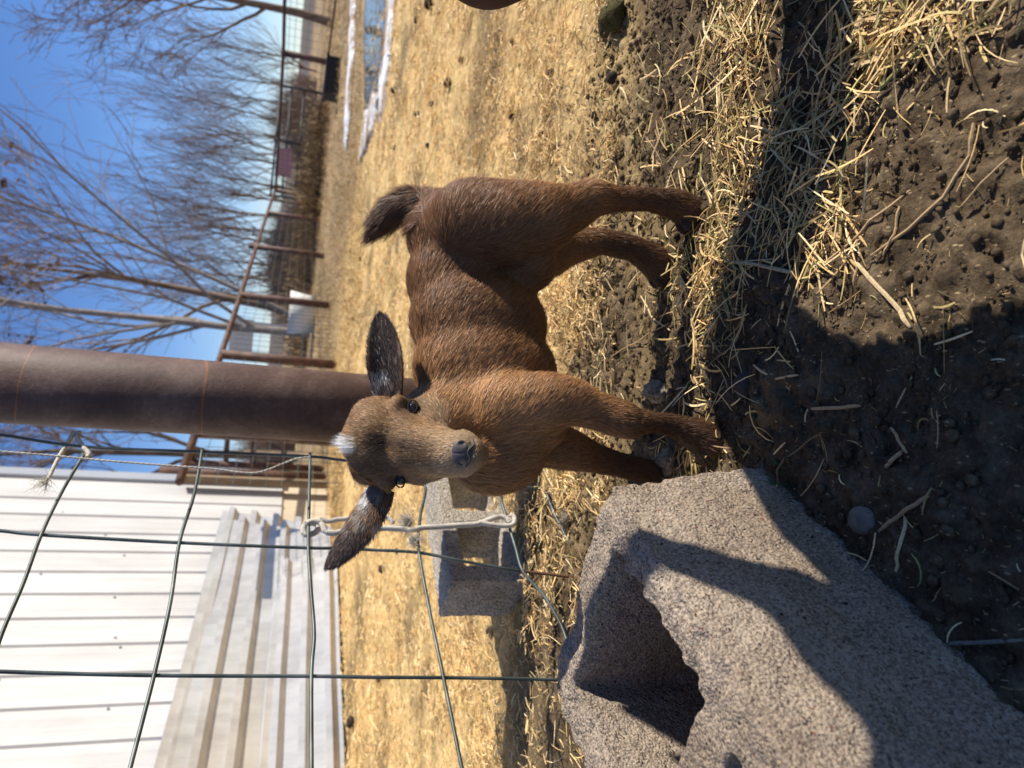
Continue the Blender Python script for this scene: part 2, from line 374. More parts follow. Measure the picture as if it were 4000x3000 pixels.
class Straw:
    def __init__(s): s.p = []; s.n = 0
    def put(s, r):
        V, Q, T, c = r; s.p.append((V, Q+s.n, T+s.n, c)); s.n += len(V)
    def obj(s, name, label, cat):
        me = mesh_np(name, *(np.concatenate([p[i] for p in s.p]) for i in (0, 1, 2)), False, np.concatenate([p[3] for p in s.p]))
        return obj(name, me, MAT_STRAW, label=label, cat=cat, kind='stuff')
def tints(n, w=None, dark=1.0):
    k = rng.choice(len(TINTS), n, p=w); return TINTS[k]*rng.uniform(.75, 1.2, (n, 1))*dark
def scatter(S, pts, lmin, lmax, wmin, wmax, zmax, bend=.8, K=5, pit=.18, yaw0=None, yawsd=None, w=None):
    n = len(pts); z = gz(pts[:, 0], pts[:, 1]); l = rng.uniform(0, 1, n)**1.7*(lmax-lmin)+lmin
    yaw = rng.uniform(0, 2*pi, n) if yaw0 is None else rng.normal(yaw0, yawsd, n)
    pitch = rng.normal(0, pit, n); wd = rng.uniform(wmin, wmax, n)
    zz = z+.002+rng.uniform(0, 1, n)**1.6*zmax+np.abs(np.sin(pitch))*l*.35
    S.put(prism(np.stack([pts[:, 0], pts[:, 1], zz], 1), yaw, pitch, l, wd, rng.normal(0, bend, n), tints(n, w), K))
def pix(n, x0, x1, y0, y1): 
    """random ground points inside a patch given in disp pixels"""
    X = rng.uniform(x0, x1, n); Y = rng.uniform(y0, y1, n); return np.array([dg(a, b)[:2] for a, b in zip(X, Y)])
def blob(n, cx, cy, sx, sy):
    X = rng.normal(cx, sx, n); Y = rng.normal(cy, sy, n); return np.array([dg(a, b)[:2] for a, b in zip(X, Y)])
S1 = Straw()
scatter(S1, rng.uniform([-.5, .32], [.75, 1.15], (6500, 2)), .0015, .009, .0004, .0011, .001, .3, 2, .1, w=[.12, .2, .05, .15, .33, .05, .10])
scatter(S1, rng.uniform([-.55, .32], [.75, 1.25], (650, 2)), .008, .035, .0008, .0022, .004, .8)
scatter(S1, rng.uniform([-.5, .35], [.6, 1.1], (70, 2)), .03, .09, .001, .002, .005, 1.2, 7)
for cx, cy, sx, sy, n in [(1560, 560, 26, 60, 200), (1545, 690, 30, 60, 110), (1530, 830, 30, 70, 60), (1600, 330, 34, 90, 150), (1585, 120, 36, 120, 200), (1620, 60, 30, 60, 130), (1480, 600, 30, 60, 90), (1400, 300, 90, 160, 170), (1560, 400, 120, 250, 260), (1500, 1020, 40, 40, 60)]:
    scatter(S1, blob(n, cx, cy, sx, sy), .010, .075, .0010, .0032, .012, .55, 6, pit=.22)
scatter(S1, blob(110, 1590, 250, 36, 150), .03, .11, .0012, .0028, .012, .5, 7, yaw0=.1, yawsd=.5)
for cx, cy, sx, sy, n in [(1750, 290, 55, 110, 200), (1790, 480, 45, 70, 120), (1720, 520, 50, 80, 90), (1900, 60, 50, 50, 190), (2060, 50, 70, 50, 90), (1880, 190, 50, 50, 60)]:
    scatter(S1, blob(n, cx, cy, sx, sy), .015, .085, .001, .0030, .014, .5, 6)
def stalk(S, pts, w, col, lift=.006):
    """one particular stalk, ground way-points in disp pixels"""
    P = np.array([dg(x, y) for x, y in pts]); w = w*.85; t = np.linspace(0, 1, 9); tt = np.linspace(0, 1, len(P))
    P = np.stack([np.interp(t, tt, P[:, k]) for k in range(3)], 1); P[:, 2] = gz(P[:, 0], P[:, 1])+lift
    P[1:-1, 2] += rng.uniform(0, .0012, 7)
    m = MB(); m.tube(P, w/2*np.array([.8]+[1]*7+[.6]), 6); V = np.concatenate(m.V)
    S.put((V, np.concatenate(m.Q), np.concatenate(m.T), np.tile(np.array(col)*rng.uniform(.85, 1.1), (len(V), 1))))
TAN = (.52, .35, .18); PALE = (.68, .52, .29); GRN = (.33, .34, .13)
for p, w, c in [([(2120, 270), (2108, 340), (2060, 430), (1985, 500), (1900, 555)], .0042, TAN), ([(1868, 572), (1930, 640), (1983, 710)], .0055, PALE), ([(1985, 415), (1900, 480), (1845, 530), (1750, 610), (1740, 632)], .0036, TAN),
                ([(2110, 120), (2060, 30), (2120, -60)], .0042, TAN), ([(1905, 205), (1960, 150), (2030, 90), (2080, 0)], .005, GRN), ([(1910, 215), (1985, 155), (2040, 70)], .003, TAN), ([(2020, 1072), (1960, 1110), (1908, 1148)], .0048, TAN), ([(1972, 1120), (1962, 1180), (1945, 1235)], .004, PALE),
                ([(1775, 885), (1830, 882), (1872, 878)], .0042, TAN), ([(1935, 925), (1975, 980)], .0035, TAN), ([(1925, 1010), (1960, 975)], .005, TAN), ([(1680, 1060), (1700, 1000), (1770, 945), (1790, 935)], .0026, (.32, .22, .12)),
                ([(1560, 565), (1640, 572), (1730, 592)], .0055, (.55, .47, .33)), ([(1835, 548), (1870, 580), (1860, 620)], .003, TAN), ([(1795, 380), (1700, 345), (1640, 300)], .003, TAN), ([(1720, 190), (1700, 240), (1640, 260), (1580, 215)], .003, (.55, .45, .28)),
                ([(2060, 1390), (2130, 1388), (2212, 1383)], .004, (.22, .2, .17)), ([(1965, 450), (1955, 510), (1925, 555)], .003, TAN), ([(2190, 345), (2140, 400), (2090, 450)], .0024, TAN), ([(1690, 375), (1700, 440), (1650, 520), (1600, 600)], .0024, GRN),
                ([(1640, 790), (1690, 820), (1740, 812)], .0035, PALE), ([(1390, 640), (1420, 690), (1455, 715)], .003, PALE), ([(1330, 770), (1380, 740), (1450, 700)], .0028, TAN), ([(1265, 590), (1250, 640)], .003, PALE), ([(1275, 690), (1300, 700)], .004, PALE)]:
    stalk(S1, p, w, c)
S1.obj('loose_straw', 'loose straw stalks and chaff scattered over the dark dirt', 'straw')
# the hay-covered yard behind the goat
S2 = Straw()
n = 105000; X = rng.uniform(1290, 2420, n); Y = rng.uniform(-900, 3900, n)
r = FW[None]+(1500-Y[:, None])/FPX*UU[None]+(X[:, None]-2000)/FPX*VV[None]; tt = -CAM_H/r[:, 2]; PT = CC+r*tt[:, None]
ok = (r[:, 2] < -.02) & (PT[:, 1] < 7.5) & (PT[:, 1] > 1.05); PT = PT[ok]
dens = np.clip((PT[:, 1]-1.08-.35*(fbm2(PT[:, 0]*4, PT[:, 1]*4, 41, 3)-.5)*2+.12*np.clip(PT[:, 0], -1, 1))/.35, .05, 1)
dens *= np.clip((fbm2(PT[:, 0]*5+9, PT[:, 1]*5, 44, 4)-.25)*4, .3, 1)
cl_ = fbm2(PT[:, 0]*15, PT[:, 1]*15, 88, 3); dens *= np.clip((cl_-.32)*4.5, .22, 1)
kp = rng.rand(len(PT)) < dens; PT = PT[kp]; cl_ = cl_[kp]; n = len(PT)
sc_ = np.clip(PT[:, 1]/1.8, 1, 3.0)
l = rng.uniform(0, 1, n)**1.6*.042+.010; pitch = rng.normal(0, .22, n)
S2.put(prism(np.stack([PT[:, 0], PT[:, 1], gz(PT[:, 0], PT[:, 1])+.003+rng.uniform(0, .012, n)+np.clip(cl_-.48, 0, 1)*.09], 1), rng.uniform(0, 2*pi, n), pitch, l*sc_**.6, rng.uniform(.0011, .0027, n)*sc_, rng.normal(0, .9, n),
             tints(n, [.28, .18, .22, .08, .06, .15, .03], 1.08), 4))
S2.obj('hay', 'golden chopped hay covering the yard behind the goat', 'hay')

# crumbs of soil
ico = np.array([(0, 0, 1.), (.89, 0, .45), (.28, .85, .45), (-.72, .53, .45), (-.72, -.53, .45), (.28, -.85, .45), (.72, .53, -.45), (-.28, .85, -.45), (-.89, 0, -.45), (-.28, -.85, -.45), (.72, -.53, -.45), (0, 0, -1.)])
icf = np.array([(0, 1, 2), (0, 2, 3), (0, 3, 4), (0, 4, 5), (0, 5, 1), (1, 6, 2), (2, 7, 3), (3, 8, 4), (4, 9, 5), (5, 10, 1), (2, 6, 7), (3, 7, 8), (4, 8, 9), (5, 9, 10), (1, 10, 6), (11, 7, 6), (11, 8, 7), (11, 9, 8), (11, 10, 9), (11, 6, 10)])
n = 15000; PC = rng.uniform([-.5, .32], [.72, 1.35], (n, 2)); R_ = .0009+rng.power(.35, n)*0+rng.exponential(.0014, n); R_ = np.clip(R_, .0008, .0065)
Vc = ico[None]*rng.uniform(.65, 1.25, (n, 12, 1))*R_[:, None, None]*np.array([1, 1, .75]); Vc += np.column_stack([PC, gz(PC[:, 0], PC[:, 1])+R_*.45+.0015])[:, None, :]
obj('soil_crumbs', mesh_np('soil_crumbs', Vc.reshape(-1, 3), None, (icf[None]+(np.arange(n)*12)[:, None, None]).reshape(-1, 3), True, np.zeros((n*12, 3))), MAT_GROUND, label='small crumbs of dark soil lying on the dirt', cat='soil', kind='stuff')
# short dry grass over the far field
n = 26000; X = rng.uniform(1225, 1420, n); Y = rng.uniform(-700, 3400, n); r = FW[None]+(1500-Y[:, None])/FPX*UU[None]+(X[:, None]-2000)/FPX*VV[None]; tt = -CAM_H/r[:, 2]; PT = CC+r*tt[:, None]
PT = PT[(r[:, 2] < -.012) & (PT[:, 1] > 5.6) & (PT[:, 1] < 32)]; n = len(PT); S3 = Straw(); sc_ = np.clip(PT[:, 1]/7, 1, 3)
S3.put(prism(np.stack([PT[:, 0], PT[:, 1], gz(PT[:, 0], PT[:, 1])+.02*sc_], 1), rng.uniform(0, 2*pi, n), rng.uniform(.1, 1.1, n), rng.uniform(.03, .09, n)*sc_, .0045*sc_, rng.normal(0, .5, n), tints(n, [.2, .25, .03, .15, .25, .07, .05], .8), 3))
S3.obj('dry_grass', 'short dry brown grass covering the field beyond the hay', 'grass')

# ------------------------------------------------------------------ stones, clods, tufts
def lump(c, r, seed, squash=(1, 1, .7), nu=22, nv=14, amp=.35, f=1.6, yaw=0):
    m = MB(); m.ellipsoid(np.zeros(3), np.eye(3), (1, 1, 1), nu, nv); V = np.concatenate(m.V)
    d = 1+amp*2*(fbm3(V*f+seed*3.1+20, seed, 4, .6)-.5); V = V*d[:, None]*np.array(squash)*r
    cy, sy = cos(yaw), sin(yaw); V = V @ np.array([[cy, sy, 0], [-sy, cy, 0], [0, 0, 1]])+c
    return mesh_np('lump', V, np.concatenate(m.Q), np.concatenate(m.T), True)
def gpt(x, y, z=0):
    p = dg(x, y); return np.array([p[0], p[1], float(gz(p[0], p[1]))+z])
obj('concrete_chunk', lump(gpt(1425, 845, .010), .022, 3, (.75, 1.35, .7), amp=.6, nu=40, nv=26), MAT_STONE, label='pale broken concrete chunk lying on the dirt between the goat\'s front and hind legs', cat='stone')
obj('concrete_chunk', lump(gpt(1450, 1003, .008), .022, 5, (1.1, .9, .7), amp=.6, nu=40, nv=26), MAT_STONE, label='whitish concrete chunk half hidden behind the goat\'s front hoof', cat='stone')
obj('pebble', lump(gpt(1870, 1125, .006), .0135, 8, (1.0, 1.25, .6), amp=.16), MAT_PEBBLE, label='smooth round grey pebble in shade right of the big block', cat='pebble')
obj('mud_clod', lump(gpt(1225, 1120, .008), .017, 12, (1, 1, .75), amp=.5, nu=30, nv=20), MAT_STONE, label='crumbly grey mud clod near the top corner of the big block', cat='clod')
obj('orange_chip', lump(gpt(1240, 1080, .008), .008, 15, (.8, .8, 1.2), amp=.3), MAT_YELL, label='small whitish orange chip beside the crumbly grey clod', cat='chip')
obj('dark_stone', lump(gpt(1612, 830, .004), .018, 18, (1, .8, .6), amp=.3), newmat('dark_stone_matter', (.07, .055, .045), .9), label='dark stone half sunk in shaded dirt ahead of the goat\'s hoof', cat='stone')
obj('mossy_stone', lump(gpt(1335, 44, .012), .030, 22, (1, 1.4, .7), amp=.55, nu=30), MAT_MOSS, label='dark mossy stone in the straw near the brown trouser knee', cat='stone')
MAT_CLOD = newmat('dark_clod', (.035, .025, .02), .95)
k = 0
for x, y, r_ in [(905, 45, .035), (905, 50, .02), (935, 10, .05), (854, 195, .04), (972, 180, .035), (935, 225, .03), (905, 247, .03), (905, 270, .02), (1108, 250, .02), (1103, 285, .015), (925, 315, .022), (1055, 320, .013), (1175, 290, .015), (855, 320, .025), (1330, 170, .02), (1110, 90, .014), (1200, 160, .02), (780, 560, .03), (765, 690, .028), (745, 650, .02), (830, 1230, .035), (860, 1190, .022), (825, 1465, .03), (765, 1560, .05), (1060, 1365, .02), (1290, 250, .015), (1000, 130, .02)]:
    obj('dirt_clod', lump(gpt(x, y, r_*.3), r_*.62, 40+k, (1, 1, .75), amp=.4, nu=12, nv=8), MAT_CLOD, label='small dark brown dirt clod lying in the golden hay', cat='clod', group='dark clods scattered over the hay'); k += 1
def tuft(c, n, h, sp, seed, mat):
    rs = np.random.RandomState(seed); m = MB()
    for i in range(n):
        a = rs.uniform(0, 2*pi); b = c+np.array([rs.normal(0, sp), rs.normal(0, sp), 0]); le = rs.uniform(.5, 1)*h; o = np.array([cos(a), sin(a), 0])*le*rs.uniform(.2, .9)
        m.tube([b, b+o*.35+[0, 0, le*.6], b+o+[0, 0, le*.8]], [.0011, .0009, .0002], 3, cap=False)
    return m.mesh('tuft')
obj('grass_tuft', tuft(gpt(1130, 1150), 60, .035, .022, 4, MAT_GREEN), MAT_GREEN, label='small green grass tuft in front of the grey block behind the wire panel', cat='grass tuft')
obj('grass_tuft', tuft(gpt(1700, 1045), 9, .03, .008, 5, MAT_GREEN), MAT_GREEN, label='few green grass blades at the right foot of the big block', cat='grass tuft')

# ------------------------------------------------------------------ snow, blue sheet painting its shade, path
def sheet(name, pts, z, mat, kind='structure', thick=.018, seed=1, n=70, rag=.25):
    P = np.array(pts, float); c = P.mean(0); m = MB()
    # densify the outline and roughen it
    out = []
    for i in range(len(P)):
        a, b = P[i], P[(i+1) % len(P)]
        for t in np.linspace(0, 1, 14, endpoint=False): out.append(a+(b-a)*t)
    out = np.array(out); nz = fbm2(out[:, 0]*3+seed, out[:, 1]*3, seed, 3)-.5; out = out+(out-c)/np.linalg.norm(out-c, axis=1)[:, None]*nz[:, None]*rag*2
    n = len(out); rings = [1, .93, .8, .5]; V = []
    for k, s in enumerate(rings):
        q = c+(out-c)*s; hz = gz(q[:, 0], q[:, 1])+z+thick*(0, .6, .9, 1)[k]*(1+.5*(fbm2(q[:, 0]*2, q[:, 1]*2, seed+4, 3)-.5))*(k > 0)-.01*(k == 0); V.append(np.column_stack([q, hz]))
    V.append(np.array([[c[0], c[1], float(gz(c[0], c[1]))+z+thick]])); V = np.vstack(V); Q = []; T = []
    for k in range(3):
        for i in range(n): i2 = (i+1) % n; Q.append((k*n+i, k*n+i2, (k+1)*n+i2, (k+1)*n+i))
    for i in range(n): T.append((3*n+i, 3*n+(i+1) % n, 4*n))
    return obj(name, mesh_np(name, V, Q, T, True), mat, kind=kind)
def G2(x, y): return tuple(dg(x, y)[:2])
sheet('snow', [G2(775, 355), G2(783, 300), G2(790, 240), G2(812, 200), G2(826, 200), G2(812, 260), G2(790, 330)], .012, MAT_SNOW, seed=3, rag=.12)
sheet('snow', [G2(826, 250), G2(822, 200), G2(832, 140), G2(841, 60), G2(849, -60), G2(856, -60), G2(849, 60), G2(841, 150), G2(832, 215)], .012, MAT_SNOW, seed=9, rag=.12)
sheet('snow', [G2(744, 330), G2(751, 240), G2(759, 150), G2(765, 60), G2(772, -80), G2(776, -80), G2(768, 60), G2(763, 150), G2(755, 250), G2(747, 330)], .02, MAT_SNOW, seed=13, rag=.10, thick=.035)
sheet('blue_snow_shade', [G2(784, 330), G2(783, 200), G2(784, 60), G2(790, -120), G2(838, -120), G2(832, 60), G2(824, 180), G2(815, 240), G2(800, 290)], .004, MAT_SNOWSHADE, seed=17, rag=.05, thick=.001)  # no water here: a glossy blue sheet stands in for snow in shade

# ------------------------------------------------------------------ building
K = gnd(1275, 1905); ang = radians(72); dF = np.array([-cos(ang), -sin(ang), 0]); nF = np.array([-dF[1], dF[0], 0])   # nF points out of the facade
if nF[0] < 0: nF = -nF
HB = 3.4; ZB = .43
bt = obj('metal_building', None, None, label='white metal building with vertical ribbed siding behind the wire panel', cat='building')
def siding(a, d, nrm, length, z0, z1, first=.45, step=.278):
    s = [0.0]; h = [0.0]
    k = first
    while k < length:
        for ds, hh in ((-.022, 0), (-.012, .016), (.012, .016), (.022, 0)): s.append(k+ds); h.append(hh)
        for q in (.33, .66):
            for ds, hh in ((-.02, 0), (0, .003), (.02, 0)): s.append(k+step*q+ds); h.append(hh)
        k += step
    s.append(length+.2); h.append(0); s = np.array(s); h = np.array(h)
    P = a[None]+s[:, None]*d[None]+h[:, None]*nrm[None]
    V = np.vstack([P+[0, 0, z0], P+[0, 0, z1]]); n = len(s)
    Q = [(i, i+1, n+i+1, n+i) for i in range(n-1)]
    return mesh_np('siding', V, Q)
K0 = np.array([K[0], K[1], 0])
obj('siding', siding(K0+nF*.02, dF, nF, 8.0, ZB, HB), MAT_SIDING, bt)
BM = (np.column_stack([dF, -nF, [0, 0, 1]]), K0)
m = MB(); m.box((0, 0, -.1), (8.2, 5, ZB), BM); obj('foundation_wall', m.mesh('f'), MAT_CEMENT, bt)
m = MB(); m.box((0.02, .02, ZB), (8.18, 4.98, HB), BM); obj('wall', m.mesh('f'), MAT_SIDING, bt)
m = MB(); m.box((-.05, -.055, ZB-.01), (.085, .0, HB), BM); m.box((-.05, 0, ZB-.01), (.0, .16, HB), BM); obj('corner_trim', m.mesh('f'), MAT_TRIM, bt)
m = MB(); m.box((-.3, -.3, HB), (8.5, 5.3, HB+.12), BM); obj('roof', m.mesh('f'), MAT_TRIM, bt)
m = MB(); rs = np.random.RandomState(3)
for s_, z_ in [(.9, 1.8), (1.15, 1.35), (1.2, 1.6), (1.75, 1.55), (2.2, 1.45), (2.3, 1.4), (2.85, 1.35), (.55, 2.2), (.62, .62), (.62, 1.25), (1.46, 2.1), (2.57, 2.0)]:
    m = MB(); m.ellipsoid(K0+dF*(s_+.14)+nF*.024+[0, 0, z_], np.eye(3), (.009,)*3, 8, 6); obj('screw', m.mesh('sc', True), MAT_TRIM, bt)

# rusty pipe and wooden posts beside the corner
def post(name, base, top, r, mat, label, cat, sides=14, cap=True, group=None):
    m = MB(); m.tube([base, base+(top-base)*.5, top], r, sides); me = m.mesh('p'); 
    for p in me.polygons: p.use_smooth = len(p.vertices) == 4
    return obj(name, me, mat, label=label, cat=cat, group=group)
pb = np.array([*gnd(1272, 1868)[:2], -.05]); 
post('pipe_post', pb, np.array([pb[0], pb[1], 1.60]), .055, MAT_RUST2, 'short dark rusty pipe post standing just right of the building corner', 'post')
wb = np.array([*gnd(1282, 1893)[:2], 0]); 
m = MB(); m.box((-.035, -.06, -.05), (.035, .06, 1.36), (np.eye(3), wb)); obj('wooden_post', m.mesh('w'), MAT_WOOD, label='weathered square wooden post between the pipe post and the building corner', cat='post')

# leaning stack of roofing sheets
def r2(x, y): return x*1.0247, 1300+y*1.0247
TR = onplane(*r2(850, 672), K0+nF*.10, nF); TL = onplane(*r2(560, 1750), K0+nF*.10, nF)
BR = gnd(*r2(1285, 905)); BL = gnd(*r2(1312, 1640)); ext = (BL-BR)/np.linalg.norm(BL-BR)
def ribsheet(name, tr, tl, br, bl, off, nrib, label, phase=0.0, cut=0.0):
    tr, tl, br, bl = map(np.array, (tr, tl, br, bl)); nn = np.cross(tl-tr, br-tr); nn /= np.linalg.norm(nn)
    if nn[0] < 0: nn = -nn
    v = [0.0]; h = [0.0]
    for k in range(nrib):
        c = (k+.5+phase)/nrib
        for dv, hh in ((-.20, 0), (-.15, 1), (.10, 1), (.22, 0)): v.append(c+dv/nrib); h.append(hh*.052)
    v.append(1.0); h.append(0); v = np.array(v); h = np.array(h); nu = 24; V = []
    for th in (0, 1):
        for i in range(nu+1):
            u = i/nu; a = tr+(tl-tr)*u*1.35; b = br+(bl-br)*u*1.35
            wav = .006*sin(u*11+off*50)
            P = a[None]+(b-a)[None]*v[:, None]+nn[None]*(h[:, None]+off+wav-.0015*th); V.append(P)
    V = np.concatenate(V); W = len(v); Q = []
    for th in (0, 1):
        o0 = th*(nu+1)*W
        for i in range(nu):
            for j in range(W-1):
                q = (o0+i*W+j, o0+(i+1)*W+j, o0+(i+1)*W+j+1, o0+i*W+j+1); Q.append(q if th == 0 else q[::-1])
    o1 = (nu+1)*W
    for j in range(W-1): Q.append((j, j+1, o1+j+1, o1+j))
    for i in range(nu): Q.append((i*W, o1+i*W, o1+(i+1)*W, (i+1)*W)); Q.append((i*W+W-1, (i+1)*W+W-1, o1+(i+1)*W+W-1, o1+i*W+W-1))
    return obj(name, mesh_np(name, V, Q), MAT_SHEET, label=label, cat='metal sheet', group='roofing sheets leaning on the building')
up_ = np.array([0, 0, 1.])
dd = (TL-TR)/np.linalg.norm(TL-TR)
ribsheet('roofing_sheet', TR, TL, BR+nF*-.15-ext*.75, BL+nF*-.15, -.01, 5, 'rearmost beige ribbed roofing sheet, reaching highest up the white building')
ribsheet('roofing_sheet', TR+dd*.25-up_*.10, TL-up_*.10, BR+nF*-.02-ext*.4+up_*.0, BL-nF*.02, .035, 5, 'middle beige ribbed roofing sheet of the leaning stack', .2)
ribsheet('roofing_sheet', TR*.45+BR*.55+dd*.45, TL*.45+BL*.55, BR+nF*.10, BL+nF*.10, .05, 3, 'lowest beige ribbed roofing sheet, leaning in front of the others near the hay', .1)
# ------------------------------------------------------------------ big rusty post
pA = onplane(0, 1494, np.array([0, 1.52, 0]), np.array([0, 1., 0])); pB = onplane(1342, 1590, np.array([0, 1.52, 0]), np.array([0, 1., 0]))
PX = (pB[0]); PY = 1.52
wpx = lambda v, py0, py1: abs(at(v, py0, 1.5)-at(v, py1, 1.5))
dpost = proj([PX, PY, .45])[2]; RP = 281/2/FPX*dpost*.985
post('steel_pipe_post', np.array([PX+.0, PY, -.1]), np.array([PX+(pA[0]-pB[0])*1.6, PY, pB[2]+(pA[2]-pB[2])*1.6]), RP, MAT_RUST, 'thick rusty steel pipe post standing right behind the goat\'s head', 'post', 48)

# ------------------------------------------------------------------ welded wire panel
def r8(x, y): return 1100+x/1.382, 1800+y/1.382
PA = gnd(*r8(1440, 155)); PB_ = gnd(*r8(1590, 625)); pd_ = (PB_-PA)/np.linalg.norm(PB_-PA); pn = np.array([pd_[1], -pd_[0], 0])
def pp(x, y, off=0): return onplane(x, y, PA, pn)+pn*off
def spline(P, n=10):
    P = np.asarray(P); Q = []
    for i in range(len(P)-1):
        p0 = P[max(i-1, 0)]; p1 = P[i]; p2 = P[i+1]; p3 = P[min(i+2, len(P)-1)]
        for t in np.linspace(0, 1, n, endpoint=False): Q.append(.5*((2*p1)+(-p0+p2)*t+(2*p0-5*p1+4*p2-p3)*t*t+(-p0+3*p1-3*p2+p3)*t**3))
    Q.append(P[-1]); return np.array(Q)
panel = obj('wire_panel', None, None, label='dark welded wire stock panel between the rusty post and the big block', cat='wire panel')
def wire(name, pts, off, r=.0029, mat=None):
    m = MB(); m.tube(spline([pp(x, y, off) for x, y in pts]), r, 8); me = m.mesh(name, True); obj(name, me, mat or MAT_WIRE, panel)
R2 = lambda *a: [r2(x, y) for x, y in a]; R8 = lambda *a: [r8(x, y) for x, y in a]
H_ = .0028
wire('line_wire', R2((-700, 330), (-300, 352), (0, 385), (320, 430), (770, 450), (1180, 468), (1310, 482))+[(1700, 1830), (1900, 1870)]+R8((1190, 112), (1440, 155)), H_)
wire('line_wire', R2((-700, 690), (-300, 722), (0, 750), (160, 766), (685, 796), (1175, 816), (1290, 816))+R8((480, 475), (740, 490), (1000, 540), (1290, 590)), H_)
wire('line_wire', R8((1290, 590), (1430, 606), (1600, 626)), H_, mat=MAT_WIRERUST)
wire('line_wire', R2((-700, 1260), (-300, 1272), (0, 1287), (590, 1302), (1190, 1305))+R8((500, 1163), (870, 1165), (1200, 1170), (1480, 1176), (2000, 1190)), H_)
wire('cross_wire', R2((320, 470), (240, 605), (160, 770), (90, 960), (0, 1175), (-60, 1400)), -H_)
wire('cross_wire', R2((772, 446), (740, 620), (685, 800), (650, 1030), (590, 1300), (500, 1650), (450, 1850)), -H_)
wire('cross_wire', R2((1182, 464), (1178, 640), (1175, 820), (1185, 980), (1197, 1150), (1187, 1305), (1187, 1660), (1187, 1850)), -H_)
wire('cross_wire', [(1560, 1850), (1620, 1890)]+R8((775, 150), (750, 290), (738, 400), (740, 500), (800, 830), (870, 1165), (970, 1660), (1020, 1900)), -H_)
wire('cross_wire', [(1840, 1850)]+R8((1158, 120), (1190, 240), (1220, 340), (1260, 470), (1300, 600), (1400, 715), (1450, 790), (1510, 900), (1560, 1050)), -H_)
wire('cross_wire', R8((1415, 150), (1470, 290), (1520, 390), (1550, 450)), -H_); wire('cross_wire', R8((1550, 450), (1575, 530), (1598, 640), (1640, 800)), -H_, mat=MAT_WIRERUST)
# ------------------------------------------------------------------ ropes
def braid(pts, r=.003, turns=90, strands=3):
    """twisted strands along a path"""
    P = spline(pts, 14); m = MB(); s = np.concatenate([[0], np.cumsum(np.linalg.norm(np.diff(P, axis=0), axis=1))]); tan = np.gradient(P, axis=0); tan /= np.linalg.norm(tan, axis=1)[:, None]+1e-9
    n = max(int(s[-1]/.0012), 20); t = np.linspace(0, s[-1], n); P = np.stack([np.interp(t, s, P[:, k]) for k in range(3)], 1); tan = np.gradient(P, axis=0); tan /= np.linalg.norm(tan, axis=1)[:, None]
    u = np.cross(tan, [0.3, .5, .81]); u /= np.linalg.norm(u, axis=1)[:, None]; w = np.cross(tan, u)
    for k in range(strands):
        a = t*turns*2*pi+k*2*pi/strands; m.tube(P+(u*np.cos(a)[:, None]+w*np.sin(a)[:, None])*r*.5, r*.62, 6)
    return m
def fuzz(m, c, n, le, rs, dirv=(0, 0, 0), r=.0004):
    for i in range(n):
        d = rs.normal(0, 1, 3)+np.array(dirv)*2; d /= np.linalg.norm(d); e = c+rs.normal(0, le*.12, 3); l = rs.uniform(.4, 1)*le
        m.tube([e, e+d*l*.5+rs.normal(0, le*.1, 3), e+d*l+rs.normal(0, le*.2, 3)], [r, r, r*.4], 3, cap=False)
rs = np.random.RandomState(8)
F_ = -.007
m = braid([pp(*r8(x, y), F_) for x, y in [(135, 350), (175, 340), (215, 355), (235, 395), (280, 405), (330, 395), (400, 395), (470, 385), (530, 378), (620, 380), (700, 388), (760, 375), (850, 370), (950, 362), (1050, 355), (1110, 335), (1160, 318), (1200, 320), (1230, 345)]], .0050)
m2 = braid([pp(*r8(x, y), F_-.002) for x, y in [(205, 330), (250, 345), (300, 335), (340, 333), (420, 320), (520, 318), (570, 325), (600, 352)]], .0042); 
m3 = braid([pp(*r8(x, y), F_-.004) for x, y in [(1230, 310), (1250, 330), (1240, 365), (1190, 372), (1120, 365), (1060, 352)]], .0046)
m4 = braid([pp(*r8(x, y), .009) for x, y in [(128, 320), (120, 350), (125, 375), (150, 380), (190, 365), (200, 330), (170, 318), (130, 322)]], .0050)
for q in (m2, m3, m4):
    for V_, Q_, T_ in zip(q.V, q.Q, q.T): pass
def join(ms):
    o = MB()
    for q in ms: o.add(np.concatenate(q.V), np.concatenate(q.Q), np.concatenate(q.T) if q.T else None)
    return o
big = join([m, m2, m3, m4]); c0 = pp(*r8(690, 345), F_); fuzz(big, c0, 220, .03, rs, VV*-.3-UU*0+[0, 0, .4]); fuzz(big, pp(*r8(700, 440), F_), 140, .028, rs, (0, 0, -.3)); fuzz(big, pp(*r8(1150, 300), F_), 30, .012, rs); fuzz(big, pp(*r8(1220, 340), F_), 40, .012, rs)
obj('rope', big.mesh('rope', True), MAT_ROPE, label='frayed white rope tied down the wire panel below the goat\'s ear', cat='rope')
m = braid([onplane(*r2(x, y), PA-pn*.06, pn) for x, y in [(-300, 425), (0, 452), (200, 468), (400, 487), (600, 503), (800, 518), (900, 530), (970, 534), (1020, 522), (1080, 498), (1130, 480), (1180, 474)]], .0017, 60, 2)
obj('twine', m.mesh('twine', True), MAT_ROPE, label='thin twisted twine hanging between the rusty post and the building', cat='twine')
m = MB()
tie = [pp(*r2(x, y), .004) for x, y in [(300, 372), (296, 400), (318, 430), (338, 455), (330, 470)]]
m.tube(spline(tie), [.0045]*len(spline(tie)), 7)
t2 = [pp(*r2(x, y), .006) for x, y in [(282, 372), (262, 405), (232, 450), (205, 500), (185, 540), (160, 560)]]; m.tube(spline(t2), np.linspace(.0045, .0025, len(spline(t2))), 6)
fuzz(m, pp(*r2(175, 552), .006), 70, .03, rs, (pp(*r2(140, 580))-pp(*r2(190, 530)))*20); fuzz(m, pp(*r2(325, 455), .006), 40, .012, rs)
